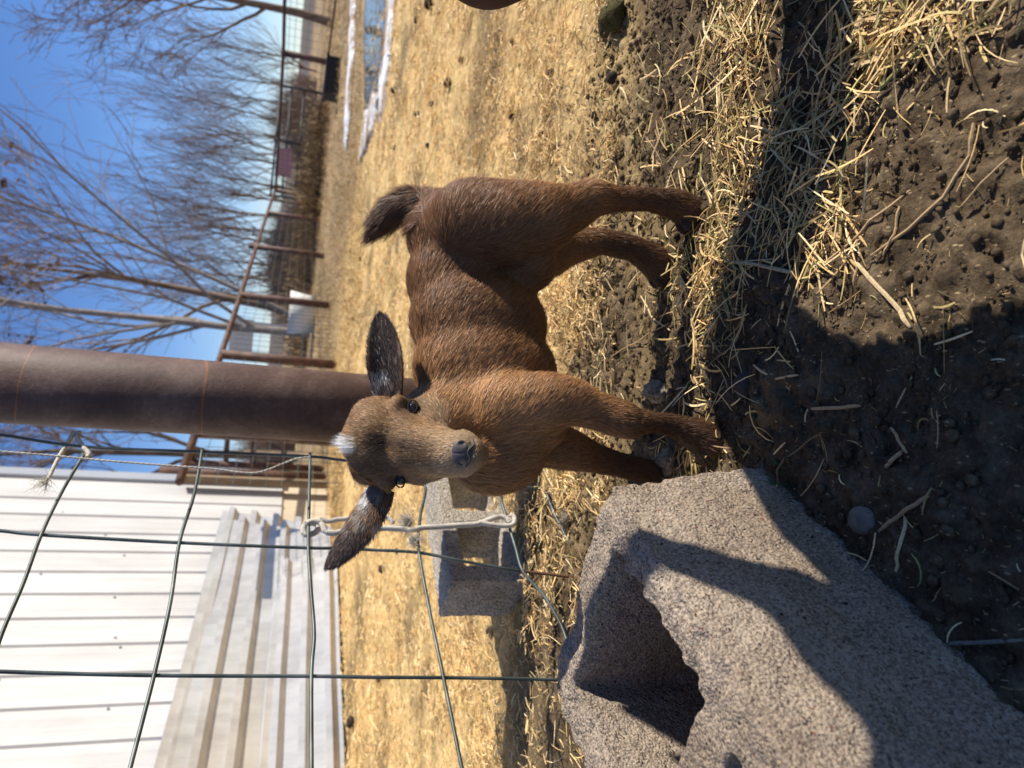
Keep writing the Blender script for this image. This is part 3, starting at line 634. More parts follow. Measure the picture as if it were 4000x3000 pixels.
obj('twine_knot', m.mesh('k', True), MAT_ROPE, label='knotted strip of frayed twine tying the wire panel high on the post', cat='twine')

# ------------------------------------------------------------------ cinder blocks
def block_mesh(Lx, Wy, Hz, end, side, web, vox, seed, amp, cells=2, damage=()):
    m = MB(); cl = (Lx-2*end-(cells-1)*web)/cells
    m.box((0, 0, 0), (Lx, side, Hz)); m.box((0, Wy-side, 0), (Lx, Wy, Hz)); m.box((0, .001, 0.0005), (end, Wy-.001, Hz-.0005)); m.box((Lx-end, .001, .0005), (Lx, Wy-.001, Hz-.0005))
    for k in range(1, cells):
        a = end+k*cl+(k-1)*web; m.box((a, .001, .0005), (a+web, Wy-.001, Hz-.0005))
    V, Q, T = remesh(m, vox, 4, .5)
    nn = vnormals(V, Q); d = (fbm3(V*28+7, seed, 3)-.5)*amp*1.6+(fbm3(V*140, seed+2, 3, .7)-.55)*amp*1.3
    V = V+nn*d[:, None]
    for (c, r, dep) in damage:
        w = np.exp(-(((V-np.array(c))/np.array(r))**2).sum(1)); V[:, 2] -= w*dep*(.6+fbm3(V*60, seed+5, 3)*.8)
    return V, Q
eB = np.array([-.395, -.92, 0]); eB /= np.linalg.norm(eB); lB = np.array([eB[1], -eB[0], 0])       # along, and to the left
T0 = np.array([-.104, .729, 0.0])
V, Q = block_mesh(.56, .292, .20, .052, .046, .050, .0027, 5, .0042, 2, [(tuple(q[:3]), (.010+.012*q[3], .010+.010*q[4], .02), .004+.006*q[5]) for q in [(x_, y_, .2, *np.random.RandomState(int(x_*999+y_*99)).rand(3)) for x_ in (.03, .07, .11, .15, .19, .23, .27) for y_ in (.002, .045, .25, .288)]]+[((.0, .19, .20), (.05, .035, .04), .012), ((.0, .29, .2), (.02, .03, .04), .012), ((.11, .26, .20), (.04, .03, .03), .008), ((.0, 0, .2), (.02, .02, .02), .008)])
V[:, 1] -= (1-np.clip(V[:, 1]/.29, 0, 1))*(.19-V[:, 2])*.20                                       # the near side splays outward to its foot
W = T0+V[:, :1]*eB+V[:, 1:2]*lB+V[:, 2:3]*np.array([0, 0, 1.]); W[:, 2] -= .006
me = mesh_np('b', W, Q[:, ::-1] if np.cross(eB, lB)[2] < 0 else Q, smooth=True)
obj('cinder_block', me, MAT_BLOCK, label='large pinkish grey cinder block standing upright at the lower left of the goat', cat='cinder block')
bl = gnd(*r8(1335, 648)); br_ = gnd(*r8(1205, 130)); e2 = (br_-bl); e2[2] = 0; e2 /= np.linalg.norm(e2); e2 = np.array([e2[0]*cos(.02)-e2[1]*sin(.02), e2[0]*sin(.02)+e2[1]*cos(.02), 0]); b2 = np.array([-e2[1], e2[0], 0])
V, Q = block_mesh(.37, .178, .19, .044, .036, .042, .004, 9, .004)
V2 = V.copy(); V2[:, 1] = V[:, 2]*.66; V2[:, 2] = V[:, 1]                                             # lying on its long side, openings towards us
W = bl+V2[:, :1]*e2+V2[:, 1:2]*b2+V2[:, 2:3]*np.array([0, 0, 1.]); W[:, 2] -= .004
obj('cinder_block', mesh_np('b2', W, Q[:, ::-1], smooth=True), MAT_BLOCK2, label='light grey cinder block lying on its side in the hay behind the wire panel', cat='cinder block')

# ------------------------------------------------------------------ pipe fence round the yard
def vert(x, base):
    """height above base where the vertical line over base reaches photo column x"""
    lo, hi = 0, 6
    for _ in range(40):
        mi = (lo+hi)/2
        if proj(base+[0, 0, mi])[0] > x: lo = mi
        else: hi = mi
    return lo
q1 = lambda x, y: (x/1.185, y/1.185)
fp = [gnd(*q1(1480, 915)), gnd(*q1(1482, 1030)), gnd(*q1(1508, 1180)), gnd(*q1(1522, 1385))]
for p in fp: p[2] = 0
base_dir = (fp[3]-fp[0])/np.linalg.norm(fp[3]-fp[0]); fl0 = fp[0]; LN = np.linalg.norm(fp[3]-fp[0])
# straight line of posts, running from the far corner towards us and on past the pipe post
fence = obj('pipe_fence', None, None, label='rusty pipe rail fence running from behind the thick post to the far corner', cat='fence')
FH = vert(q1(1272, 0)[0], fl0)
m = MB(); m.tube([fl0+[0, 0, FH], fl0+base_dir*14+[0, 0, FH+.10]], .032, 8); obj('rail', m.mesh('r', True), MAT_RUST2, fence)
posts_d = [0, 3.1, 6.3, 9.2, 11.4, 13.2]
for s in posts_d:
    b = fl0+base_dir*s; m = MB(); m.tube([b+[0, 0, -.1], b+[0, 0, FH+.10*s/14+(.12 if s == 6.3 else .02)]], .05, 8); obj('post', m.mesh('p', True), MAT_RUST2, fence)
m = MB()
for z in np.linspace(.08, FH-.08, 9): m.tube([fl0+[0, 0, z], fl0+base_dir*14+[0, 0, z+.05]], .003, 3, cap=False)
for s in np.arange(0, 14, .16): b = fl0+base_dir*s; m.tube([b, b+[0, 0, FH]], .003, 3, cap=False)
obj('wire_mesh', m.mesh('w'), MAT_WIRE, fence)
fr = gnd(*q1(1572, 300)); fr[2] = 0; d2 = (fr-fl0)/np.linalg.norm(fr-fl0); FR = vert(q1(1312, 0)[0], fr); LR = np.linalg.norm(fr-fl0)
fence2 = obj('pipe_fence', None, None, label='dark pipe fence across the right background in front of the brown field', cat='fence')
m = MB(); m.tube([fl0+[0, 0, FH-.02], fr+[0, 0, FR], fr+d2*8+[0, 0, FR+.1]], .03, 8); obj('rail', m.mesh('r', True), MAT_RUST2, fence2)
m = MB(); m.tube([fl0+[0, 0, .3], fr+[0, 0, .22], fr+d2*8+[0, 0, .2]], .02, 6); obj('rail', m.mesh('r', True), MAT_RUST2, fence2)
for s, rr in ((LR, .06), (LR+5.2, .06)):
    b = fl0+d2*s; m = MB(); m.tube([b+[0, 0, -.1], b+[0, 0, FR+.04]], rr, 8); obj('post', m.mesh('p', True), MAT_BLACK if 0 else MAT_RUST2, fence2)
m = MB()
for z in np.linspace(.3, FR-.08, 7): m.tube([fl0+[0, 0, z], fr+[0, 0, z], fr+d2*8+[0, 0, z]], .004, 3, cap=False)
for s in np.arange(0, LR+8, .2): b = fl0+d2*s; m.tube([b+[0, 0, .2], b+[0, 0, FR]], .003, 3, cap=False)
obj('wire_mesh', m.mesh('w'), MAT_WIRE, fence2)
# rails seen in the gap between the thick post and the building
gate = obj('pipe_gate', None, None, label='brown pipe gate rails seen between the thick post and the building corner', cat='gate')
g0 = np.array([pb[0]+.02, pb[1]+.55, 0.]); g1 = FW+(1500-1590)/FPX*UU; g1 = np.array([g1[0], g1[1], 0.])/np.hypot(g1[0], g1[1])*8.3
for v in (748, 882, 985, 1105):
    z = vert(v, g0); m = MB(); m.tube([g0+[0, 0, z], g1+[0, 0, z+.02]], .028, 8); obj('rail', m.mesh('r', True), MAT_RUST2, gate)
for g in (g0, g1): m = MB(); m.tube([g, g+[0, 0, vert(748, g0)+.03]], .04, 8); obj('post', m.mesh('r', True), MAT_RUST2, gate)
# dark pipe gate beyond the far fence
gate2 = obj('pipe_gate', None, None, label='small dark pipe gate beyond the far fence with a faded sign on it', cat='gate')
ga = np.array([*gnd(1262, 700)[:2], 0])*np.array([1.0, 1.0, 1]); gb = np.array([*gnd(1240, 560)[:2], 0]); gb[1] = ga[1]+1.0
ga = np.array([4.7, 21.5, 0]); gb = np.array([8.0, 22.0, 0])
for z in (.25, .6, .95, 1.25): m = MB(); m.tube([ga+[0, 0, z], gb+[0, 0, z]], .03, 6); obj('bar', m.mesh('b', True), MAT_BLACK, gate2)
for g in (ga, (ga+gb)/2, gb): m = MB(); m.tube([g, g+[0, 0, 1.3]], .04, 6); obj('upright', m.mesh('b', True), MAT_BLACK, gate2)
m = MB(); m.box((-.4, -.02, .75), (.4, .02, 1.2), (np.eye(3), ga*.7+gb*.3-np.array([0, .06, 0]))); obj('faded_sign', m.mesh('s'), MAT_PINK, label='faded pinkish sign hanging on the dark far gate', cat='sign')
def bucket(name, c, r, h, mat, label, cat, taper=.85):
    m = MB(); m.tube([c, c+[0, 0, h*.5], c+[0, 0, h], c+[0, 0, h*1.0], c+[0, 0, h*.15]], [r*taper, r*(1+taper)/2, r, r*.9, r*taper*.85], 16); return obj(name, m.mesh(name, True), mat, label=label, cat=cat)
tb = np.array([*gnd(1336, 318)[:2], 0]); m = MB(); m.tube([tb+[-.2, 0, 0], tb+[.2, 0, 0]], .01, 4)
m = MB(); m.box((-.30, -.2, 0), (.30, .2, .26), (np.eye(3), tb)); m.box((-.33, -.23, .24), (.33, .23, .28), (np.eye(3), tb)); obj('water_trough', m.mesh('t'), MAT_BLACK, label='black plastic water trough at the far snow edge beside the dark fence post', cat='trough')
rb = np.array([*gnd(1252, 738)[:2], 0]); bucket('orange_bucket', rb, .22, .45, MAT_RED, 'orange red plastic bucket at the far fence corner', 'bucket')
wbk = np.array([1.0, 14.6, 0]); bucket('white_tub', wbk, .42, .5, MAT_WHITE, 'white plastic tub beyond the rusty fence left of the tall pale tree', 'tub')
wb2 = np.array([.55, 22, 0]); m = MB(); m.box((-.5, -.3, 1.4), (.6, .3, 2.0), (np.eye(3), wb2)); m.box((-.45, -.25, 0), (-.3, .25, 1.4), (np.eye(3), wb2)); m.box((.4, -.25, 0), (.55, .25, 1.4), (np.eye(3), wb2)); obj('white_stand', m.mesh('w'), MAT_WHITE, label='white box on legs far beyond the rusty fence, above the white tub', cat='stand')

# low hills far off
hx = np.linspace(-400, 400, 120); 
Vh = []; 
for k, (yy, s) in enumerate(((300, 0), (340, .7), (420, 1.0), (600, .6))): Vh.append(np.column_stack([hx*1.3, np.full(120, yy), s*(4+9*fbm2(hx*.02+3, hx*0+k, 61, 4))-1]))
Vh = np.concatenate(Vh); Qh = [(k*120+i, k*120+i+1, (k+1)*120+i+1, (k+1)*120+i) for k in range(3) for i in range(119)]
MAT_HILL = newmat('far_hills', (.13, .105, .085), 1); obj('hills', mesh_np('hills', Vh, Qh, smooth=True), MAT_HILL, kind='structure')
# ------------------------------------------------------------------ bare trees
def tree(base, H, seed, label, cat='tree', lean=(0, 0), levels=5, r0=None, mats=None, leafy=0, spread=.55, nb=(7, 5, 4, 3), upb=.35, group=None, trunkfrac=.3, twig=.006):
    rs = np.random.RandomState(seed); root = obj('bare_tree', None, None, label=label, cat=cat, group=group); root.location = (0, 0, 0)
    wood = MB(); fine = MB(); leaf = MB(); r0 = r0 or H*.018
    def grow(p, d, length, r, lev):
        n = 5 if lev < 2 else 4; P = [p]; R = [r]; dirv = d.copy()
        for i in range(n):
            dirv = dirv+rs.normal(0, (.035 if lev == 0 else .10+.03*lev), 3)+np.array([0, 0, upb*.12]); dirv /= np.linalg.norm(dirv); P.append(P[-1]+dirv*length/n); R.append(r*(1-(i+1)/n*.62))
        tgt = wood if lev < 2 else fine
        tgt.tube(P, np.maximum(R, twig), 8 if lev == 0 else 5 if lev == 1 else 3, cap=False)
        if lev >= levels-1:
            if leafy and rs.rand() < leafy:
                for _ in range(3):
                    c = P[-1]+rs.normal(0, .05, 3); a = rs.normal(0, 1, (2, 3))*.05; leaf.add([c, c+a[0], c+a[0]+a[1], c+a[1]], [(0, 1, 2, 3)])
            return
        k = nb[min(lev, len(nb)-1)]
        for j in range(k):
            t = rs.uniform(trunkfrac if lev == 0 else .2, 1.0); i = min(int(t*n), n-1); f = t*n-i; q = P[i]+(P[i+1]-P[i])*f
            ax = rs.normal(0, 1, 3); dl = P[i+1]-P[i]; dl /= np.linalg.norm(dl); ax -= dl*(ax @ dl); ax /= np.linalg.norm(ax); s = rs.uniform(.6, 1.2)*spread
            nd = dl*cos(s)+ax*sin(s)+np.array([0, 0, upb*.4]); nd /= np.linalg.norm(nd)
            grow(q, nd, length*rs.uniform(.42, .72)*(1.15-.5*t if lev == 0 else 1), max(r*(1-t*.6)*.55, twig), lev+1)
        if lev < levels-1: grow(P[-1], dirv, length*.55, R[-1], lev+1)
    b = np.array(base, float); b[2] -= .1
    d0 = np.array([lean[0], lean[1], 1.]); d0 /= np.linalg.norm(d0); grow(b, d0, H*.62, r0, 0)
    mats = mats or (MAT_BARK, MAT_TWIG)
    tr = obj('trunk', wood.mesh('trunk', True), mats[0], root); obj('crown', fine.mesh('crown'), mats[1], root)
    if leaf.n: obj('dead_leaves', leaf.mesh('leaf'), MAT_DEADLEAF, root)
    return root
def tb_(y, dist, zoff=0):
    """ground point seen at photo row y and distance dist"""
    lo = 1000.; hi = 3000.
    r = FW*1.0+(1500-y)/FPX*UU; s = r.copy(); s[2] = 0; s /= np.linalg.norm(s); return np.array([s[0]*dist, s[1]*dist, 0.])
PAL = (MAT_BARKP, MAT_TWIGP)
tree(tb_(255, 26), 8.6, 11, 'spreading bare tree with a thick forked trunk above the black trough', r0=.15, spread=.75, nb=(8, 5, 4, 3), trunkfrac=.30, lean=(0, 0), twig=.008)
tree(tb_(60, 34), 9.5, 17, 'bare tree at the right edge of the far field', r0=.2, spread=.7, nb=(7, 5, 4, 3), twig=.009)
tree(tb_(1385, 15.5), 12.5, 23, 'tall pale bare tree right beside the thick rusty post', r0=.085, mats=PAL, spread=.6, nb=(13, 5, 3, 3), twig=.005, trunkfrac=.12, lean=(-.05, 0))
tree(tb_(1330, 19), 9.0, 29, 'bare tree with clumps of dark dead leaves right of the tall pale tree', r0=.12, leafy=.30, spread=.55, nb=(7, 5, 4, 2), lean=(.20, 0))
tree(tb_(1360, 17), 9.6, 31, 'slender bare tree leaning right with long diagonal limbs', r0=.06, mats=PAL, spread=.45, nb=(8, 4, 3, 3), lean=(.42, 0))
tree(tb_(1830, 17), 8.0, 37, 'bare tree seen in the gap between the thick post and the building', r0=.12, spread=.7, nb=(8, 4, 3, 3))
rs = np.random.RandomState(77); ys = [400, 455, 520, 580, 640, 700, 760, 815, 870, 930, 985, 1045, 1100, 1160, 1220, 1290]
for i, y in enumerate(ys):
    Hh = np.interp(y, [400, 700, 1000, 1290], [6.6, 9.2, 8.6, 8.0])*rs.uniform(.72, 1.12); dist = np.interp(y, [400, 1290], [46, 27])
    tree(tb_(y+rs.uniform(-14, 14), dist), Hh*dist/36*.98, 100+i, 'slim bare tree in the long row along the far side of the yard', r0=.06, levels=4, spread=rs.uniform(.4, .7), nb=(13, 4, 3), upb=.45, group='slim bare trees in the far row', trunkfrac=.08, twig=.0065)
def brush(name, y0, y1, dist, h, n, seed, label, mat):
    rs = np.random.RandomState(seed); m = MB()
    for i in range(n):
        y = rs.uniform(y0, y1); b = tb_(y, dist*rs.uniform(.93, 1.08)); hh = h*rs.uniform(.45, 1)*(.65+.5*sin((y-y0)/(y1-y0)*pi)); d = rs.normal(0, .25, 3); d[2] = 1
        P = [b, b+d*hh*.5+rs.normal(0, .08, 3), b+d*hh*.8+rs.normal(0, .15, 3)+[0, 0, hh*.2]]; m.tube(P, [.02, .013, .008], 3, cap=False)
        for _ in range(4): e = P[1]+rs.normal(0, .1, 3); m.tube([e, e+rs.normal(0, .3, 3)*hh*.5+[0, 0, hh*.35]], [.01, .006], 3, cap=False)
    return obj(name, m.mesh(name), mat, label=label, cat='brush', kind='stuff')
brush('brush', 470, 780, 42, 2.4, 300, 3, 'dense dark leafless brush beyond the far gate', MAT_TWIG)
brush('brush', 1330, 960, 24, 1.2, 1100, 5, 'brown leafless brush along the ground behind the rusty fence', MAT_TWIG)
brush('dry_weeds', 1500, 560, 17.5, .5, 1500, 7, 'dry tan weeds along the foot of the far fence', newmat('dry_weeds', (.30, .21, .11), .9))
brush('brush', 2000, 1560, 26, 1.6, 700, 9, 'brown brush behind the gate left of the thick post', MAT_TWIG)

# ------------------------------------------------------------------ the goat
LEFT = np.array([-.964, -.265, 0]); LAT = np.array([.265, -.964, 0]); UPZ = np.array([0, 0, 1.])    # goat faces LEFT; LAT = its left side, towards us
AX = np.column_stack([LEFT, LAT, UPZ])
goat = obj('goat_kid', None, None, label='small reddish brown goat kid with a white tuft on its head, looking at the camera', cat='goat')
px = 1/1549.
def ell(m, x, y, d, rx, ry, rl, tilt=0):
    """ellipsoid: centre in disp px, rx vertical and ry along-body radii in px, rl lateral radius in m"""
    ct, st = cos(tilt), sin(tilt); A = np.column_stack([LEFT*ct+UPZ*st, LAT, -LEFT*st+UPZ*ct]); m.ellipsoid(dat(x, y, d), A, (ry*px*d, rl, rx*px*d), 24, 16)
def limb(m, pts):
    for (a, b) in zip(pts[:-1], pts[1:]): m.cone(dat(*a[:3]), dat(*b[:3]), a[3]*px*a[2], b[3]*px*b[2])
gb_ = MB()
ell(gb_, 990, 505, 1.03, 104, 92, .058); ell(gb_, 968, 520, 1.03, 90, 80, .052); ell(gb_, 1080, 500, 1.00, 130, 82, .050, .1)
ell(gb_, 1000, 610, 1.02, 122, 120, .060); ell(gb_, 1035, 700, 1.00, 152, 125, .069); ell(gb_, 1050, 800, .975, 160, 120, .066)
ell(gb_, 1055, 890, .955, 155, 105, .058); ell(gb_, 1070, 962, .935, 118, 108, .050); ell(gb_, 1110, 905, .93, 125, 85, .045)
limb(gb_, [(1010, 900, .945, 105), (945, 915, .92, 88), (890, 935, .905, 70)])
ell(gb_, 1140, 575, 1.01, 60, 60, .045)
# legs
limb(gb_, [(1080, 885, .915, 80), (1180, 868, .905, 66), (1230, 866, .905, 54), (1290, 888, .91, 42), (1344, 906, .912, 42), (1360, 914, .912, 36), (1385, 911, .917, 28), (1415, 912, .922, 23), (1457, 920, .932, 25), (1500, 938, .94, 35), (1545, 964, .946, 45)])
limb(gb_, [(1130, 940, .985, 70), (1200, 962, 1.0, 52), (1240, 975, 1.01, 44), (1285, 990, 1.02, 32), (1335, 1003, 1.03, 27), (1385, 1016, 1.04, 27), (1425, 1032, 1.05, 31)])
limb(gb_, [(1020, 480, .985, 95), (1100, 482, .975, 92), (1170, 470, .975, 78), (1230, 452, .98, 54), (1280, 428, .985, 43), (1330, 430, .997, 28), (1400, 431, 1.015, 25), (1457, 440, 1.03, 32), (1492, 462, 1.038, 34)])
limb(gb_, [(1080, 530, 1.06, 80), (1180, 540, 1.06, 62), (1240, 530, 1.065, 40), (1300, 521, 1.07, 28), (1371, 538, 1.085, 28), (1405, 560, 1.095, 33), (1428, 586, 1.10, 30)])
# tail
limb(gb_, [(985, 465, 1.04, 58), (935, 443, 1.045, 38), (890, 440, 1.05, 35), (850, 458, 1.05, 32), (820, 488, 1.05, 23), (803, 512, 1.05, 9)])
# head: skull, brows, cheeks, muzzle, jaw
def sph(m, x, y, d, r, rz=None, rr=None):
    m.ellipsoid(dat(x, y, d), np.column_stack([VV, UU, FW]), (r*px*d, (rr or r)*px*d, (rz or r)*px*d), 22, 14)
HD = .885
sph(gb_, 822, 950, HD+.018, 80, 80, 96); sph(gb_, 800, 905, HD+.012, 44, 44, 46); sph(gb_, 800, 1005, HD+.012, 46, 44, 44); sph(gb_, 812, 950, HD+.004, 66, 50, 78); sph(gb_, 880, 962, HD, 66, 55, 84); sph(gb_, 905, 972, HD-.004, 62, 45, 78); sph(gb_, 925, 1000, HD+.006, 44, 40, 42)
limb(gb_, [(900, 966, HD-.012, 62), (945, 974, HD-.03, 56), (985, 980, HD-.045, 50), (1008, 981, HD-.052, 44)])
sph(gb_, 1000, 980, HD-.05, 44, 36, 54); limb(gb_, [(930, 978, HD-.005, 56), (1000, 985, HD-.035, 46), (1026, 982, HD-.043, 32)])
sph(gb_, 862, 876, HD+.0, 22, 24, 26); sph(gb_, 838, 1036, HD+.004, 22, 24, 26)           # brow ridges
limb(gb_, [(870, 940, HD+.04, 75), (920, 935, HD+.045, 80)])
GV, GQ, GT = remesh(gb_, .0034, 9, .5)
def relax(V, Q, wt, it):
    """even out the trunk so its muscle masses flow into one another"""
    E = np.vstack([Q[:, [0, 1]], Q[:, [1, 2]], Q[:, [2, 3]], Q[:, [3, 0]]]); E = np.vstack([E, E[:, ::-1]]); cnt = np.bincount(E[:, 0], minlength=len(V))[:, None]
    def lap(V): return np.stack([np.bincount(E[:, 0], V[E[:, 1], k], minlength=len(V)) for k in range(3)], 1)/np.maximum(cnt, 1)-V
    for _ in range(it): V = V+lap(V)*wt*.6; V = V-lap(V)*wt*.56
    return V
def _w0(V):
    q = V-CC; d = q @ FW; X = (2000+FPX*(q @ VV)/d)/D; Y = (1500-FPX*(q @ UU)/d)/D; s = lambda v, a, b: np.clip((v-a)/(b-a), 0, 1)
    return (s(V[:, 2], .13, .19)*np.clip(s(d, .855, .885), 0, 1)*s(X, 860, 900)*np.clip(s(915-Y, 0, 80)+s(X, 1060, 1090), 0, 1))[:, None]
for _ in range(2): GV = relax(GV, GQ, _w0(GV), 130)
# eye sockets and mouth line pressed in
EYES = [(891, 876, HD-.017), (861, 1043, HD-.014)]
def press(c, r, dep, dirv=FW):
    w = np.exp(-(((GV-c)**2).sum(1))/r**2); GV[:] += w[:, None]*dirv*dep
E0 = [dat(*e) for e in EYES]
GN = vnormals(GV, GQ)
def surf(x, y, lim=1.2):
    """nearest body-surface point seen at a photo position"""
    t = ray(x*D, y*D); t /= np.linalg.norm(t); q = GV-CC; s = q @ t; dist = np.linalg.norm(q-s[:, None]*t, axis=1); ok = (dist < .004) & (s < lim); i = np.where(ok)[0]
    if len(i) == 0: i = [int(np.argmin(dist))]
    j = i[int(np.argmin(s[i]))]; return GV[j].copy(), GN[j].copy()
MAT_LID = newmat('eyelid_skin', (.035, .024, .018), .9, spec=.1)
e_pos = []
for (x, y, d) in EYES:
    p_, n_ = surf(x, y); e_pos.append((p_, n_)); press(p_, .011, .0045)
for (x, y) in [(1018, 955), (1016, 968), (1014, 982), (1010, 998), (1002, 1012), (1020, 942)]:
    p_, n_ = surf(x, y); press(p_, .0035, .0028)
for (x, y) in [(988, 958), (984, 1000)]:
    p_, n_ = surf(x, y); press(p_, .0032, .003)
GN = vnormals(GV, GQ)
PXY = np.array([(0, 0)]); _q = GV-CC; _d = _q @ FW; GX_ = (2000+FPX*(_q @ VV)/_d)/D; GY_ = (1500-FPX*(_q @ UU)/_d)/D
def sm(v, a, b): t = np.clip((v-a)/(b-a), 0, 1); return t*t*(3-2*t)
HEADC = dat(930, 965, HD-.01)
def headmask(P, X, Y):
    e = 1-np.sqrt(((X-905)/185)**2+((Y-958-(X-905)*.1)/118)**2); return sm(e, -.02, .10)*sm(.888+(920-X)*.00030-_dep(P), -.010, .006)
def furcol(P, X, Y, rs=None):
    """coat colour by place on the animal, with some light and shade painted in"""
    n1 = fbm3(P*22, 71, 4, .6); n2 = fbm3(P*60+4, 73, 3)
    n3 = fbm3(P*np.array([9, 9, 30]), 77, 3); body = np.array([.31, .152, .064])[None]*(.45+.75*n1[:, None]+.45*n3[:, None])
    dark = np.array([.075, .036, .020]); tan = np.array([.27, .155, .075]); lt = np.array([.60, .42, .25])
    z = P[:, 2]; w = sm(.165-z, 0, .09)[:, None]*.85; c = body*(1-w)+dark*w                       # dark lower legs, reaching higher to paint in shadow on the far foreleg
    fl = np.exp(-(((X-1110)/70)**2+((Y-690)/90)**2))[:, None]*.45; c = c*(1-fl)+np.array([.10, .047, .024])*fl  # shading on the flank painted into the coat
    gl = np.exp(-(((X-1020)/140)**2+((Y-875)/70)**2))[:, None]*.85; c = c*(1-gl)+np.array([.50, .27, .115])*(.55+.9*n1[:, None])*gl  # golden sunlit highlight on the shoulder painted into the coat
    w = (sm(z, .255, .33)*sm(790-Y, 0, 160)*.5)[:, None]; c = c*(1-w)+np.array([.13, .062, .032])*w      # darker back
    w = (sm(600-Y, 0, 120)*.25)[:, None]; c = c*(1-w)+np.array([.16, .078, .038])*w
    tl = (sm(925-X, 0, 40)*sm(505-Y+(890-X)*.6, 0, 20))[:, None]*.75; c = c*(1-tl)+dark*tl                   # tail
    h = headmask(P, X, Y)[:, None]
    Yc = 955+(X-830)*.14
    hd = np.array([.31, .18, .088])*(.35+.75*n2[:, None]+.65*fbm3(P*np.array([260, 260, 60]), 79, 2)[:, None]); st = np.exp(-((Y-Yc)/22)**2)*sm(X, 775, 800)*sm(950-X, 0, 60); st2 = np.exp(-((Y-1010-(X-800)*.05)/20)**2)*sm(900-X, 0, 60)*.6
    hd = hd*(1-(np.clip(st*.85+st2*1.1, 0, .92))[:, None])+np.array([.07, .042, .026])*(np.clip(st*.85+st2*1.1, 0, .92))[:, None]
    sw = np.exp(-(((X-812)/20)**2+((Y-946)/20)**2))[:, None]*.8; hd = hd*(1-sw)+np.array([.05, .032, .02])*sw
    mz = (sm(X, 900, 985))[:, None]; hd = hd*(1-mz*.8)+lt*(.55+.8*n2[:, None])*mz*.8
    side = (sm(Y, 1005, 1045)*sm(X, 900, 930))[:, None]*.6; hd = hd*(1-side)+lt*side
    er = np.zeros(len(P))
    for (x, y, d) in EYES: er = np.maximum(er, np.exp(-(((X-x)/20)**2+((Y-y)/17)**2))*.9)
    hd = hd*(1-er[:, None])+np.array([.03, .022, .018])*er[:, None]
    wp = np.exp(-(((X-757-(Y-955)*.0)/14)**2+((Y-960)/21)**2)); wp = sm(wp+(fbm3(P*260, 8, 2)-.5)*.5, .28, .55)[:, None]; hd = hd*(1-wp)+np.array([.97, .92, .84])*wp
    ns = np.exp(-(((X-1014)/13)**2+((Y-972)/26)**2))[:, None]*.8; hd = hd*(1-ns)+np.array([.08, .06, .05])*ns
    return np.clip(c*(1-h)+hd*h, .004, 1)
def _dep(P): return (P-CC) @ FW
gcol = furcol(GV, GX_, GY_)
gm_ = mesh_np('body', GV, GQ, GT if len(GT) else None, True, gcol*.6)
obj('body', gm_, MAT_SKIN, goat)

# ears: curled leaf shells facing forward
def ear(base, tip, width, side, face, sgn=1, thick=.0022, curl=.35, nb=26, nc=12):
    """returns shell verts/quads, plus inner-surface frame for the hair"""
    ax = tip-base; le = np.linalg.norm(ax); ax /= le; toward = face-ax*(face @ ax); toward /= np.linalg.norm(toward); w = np.cross(ax, toward)
    V = []; Nn = []
    for lay in (0, 1):
        for i in range(nb+1):
            t = i/nb; hw = width*.5*(1.18*sin(pi*min(1, .16+.84*t)**.82)**.62*(1-.15*t)) if t < 1 else 0.0004
            hw = width*.5*max(.02, (np.interp(t, [0, .12, .3, .5, .7, .86, .95, 1], ([.60, .80, .98, 1.0, .84, .58, .34, .04] if side > 0 else [.74, .90, 1.0, .98, .80, .54, .30, .04]))))
            c = base+ax*le*t+w*le*.05*sin(t*pi)*side
            for j in range(nc+1):
                s = j/nc*2-1; a = s*(1.35-.55*t); r = hw/max(sin(1.35-.55*t), .3)
                p = c+w*r*sin(a)+toward*(sgn*r*(1-cos(a))*.85+.004*sin(t*pi))-toward*thick*lay; V.append(p)
    V = np.array(V); W = nc+1; Q = []
    for lay in (0, 1):
        o = lay*(nb+1)*W
        for i in range(nb):
            for j in range(nc):
                q = (o+i*W+j, o+i*W+j+1, o+(i+1)*W+j+1, o+(i+1)*W+j); Q.append(q if lay == 0 else q[::-1])
    o = (nb+1)*W
    for i in range(nb):
        Q.append((i*W, (i+1)*W, o+(i+1)*W, o+i*W)); Q.append((i*W+W-1, o+i*W+W-1, o+(i+1)*W+W-1, (i+1)*W+W-1))
    return V, np.array(Q), ax, W, nb
EARS = [(dat(850, 872, HD+.022), dat(820, 676, HD+.035), .050, 1, -FW*.75+SUN*.35+UPZ*.2, 1), (dat(815, 1040, HD+.02), dat(700, 1229, HD+.015), .056, -1, -FW*.55+SUN*.75, -1)]
HAIR = []            # (root, normal, dir, len, width, colour)
def comb_dir(P, Nn, X, Y):
    """hair flow"""
    rear = -LEFT; d = np.tile(rear*.75-UPZ*.55, (len(P), 1)); z = P[:, 2]
    leg = sm(.20-z, 0, .05)[:, None]; d = d*(1-leg)+np.array([0, 0, -1.])*leg
    ch = (sm(Y, 880, 1000)*sm(z, .12, .2))[:, None]; d = d*(1-ch*.7)+(-UPZ+rear*.1)*ch*.7
    tl = (sm(930-X, 0, 40)*sm(505-Y+(890-X)*.6, 0, 20))[:, None]; tdir = dat(790, 520, 1.06)-dat(900, 425, 1.06); tdir /= np.linalg.norm(tdir); d = d*(1-tl)+tdir*tl
    h = headmask(P, X, Y)[:, None]
    nose = dat(1015, 975, HD-.05); dh = P-nose; dh /= np.linalg.norm(dh, axis=1)[:, None]+1e-9
    d = d*(1-h)+dh*h; d = d-Nn*(d*Nn).sum(1)[:, None]; return d/(np.linalg.norm(d, axis=1)[:, None]+1e-9), h[:, 0], tl[:, 0], leg[:, 0]
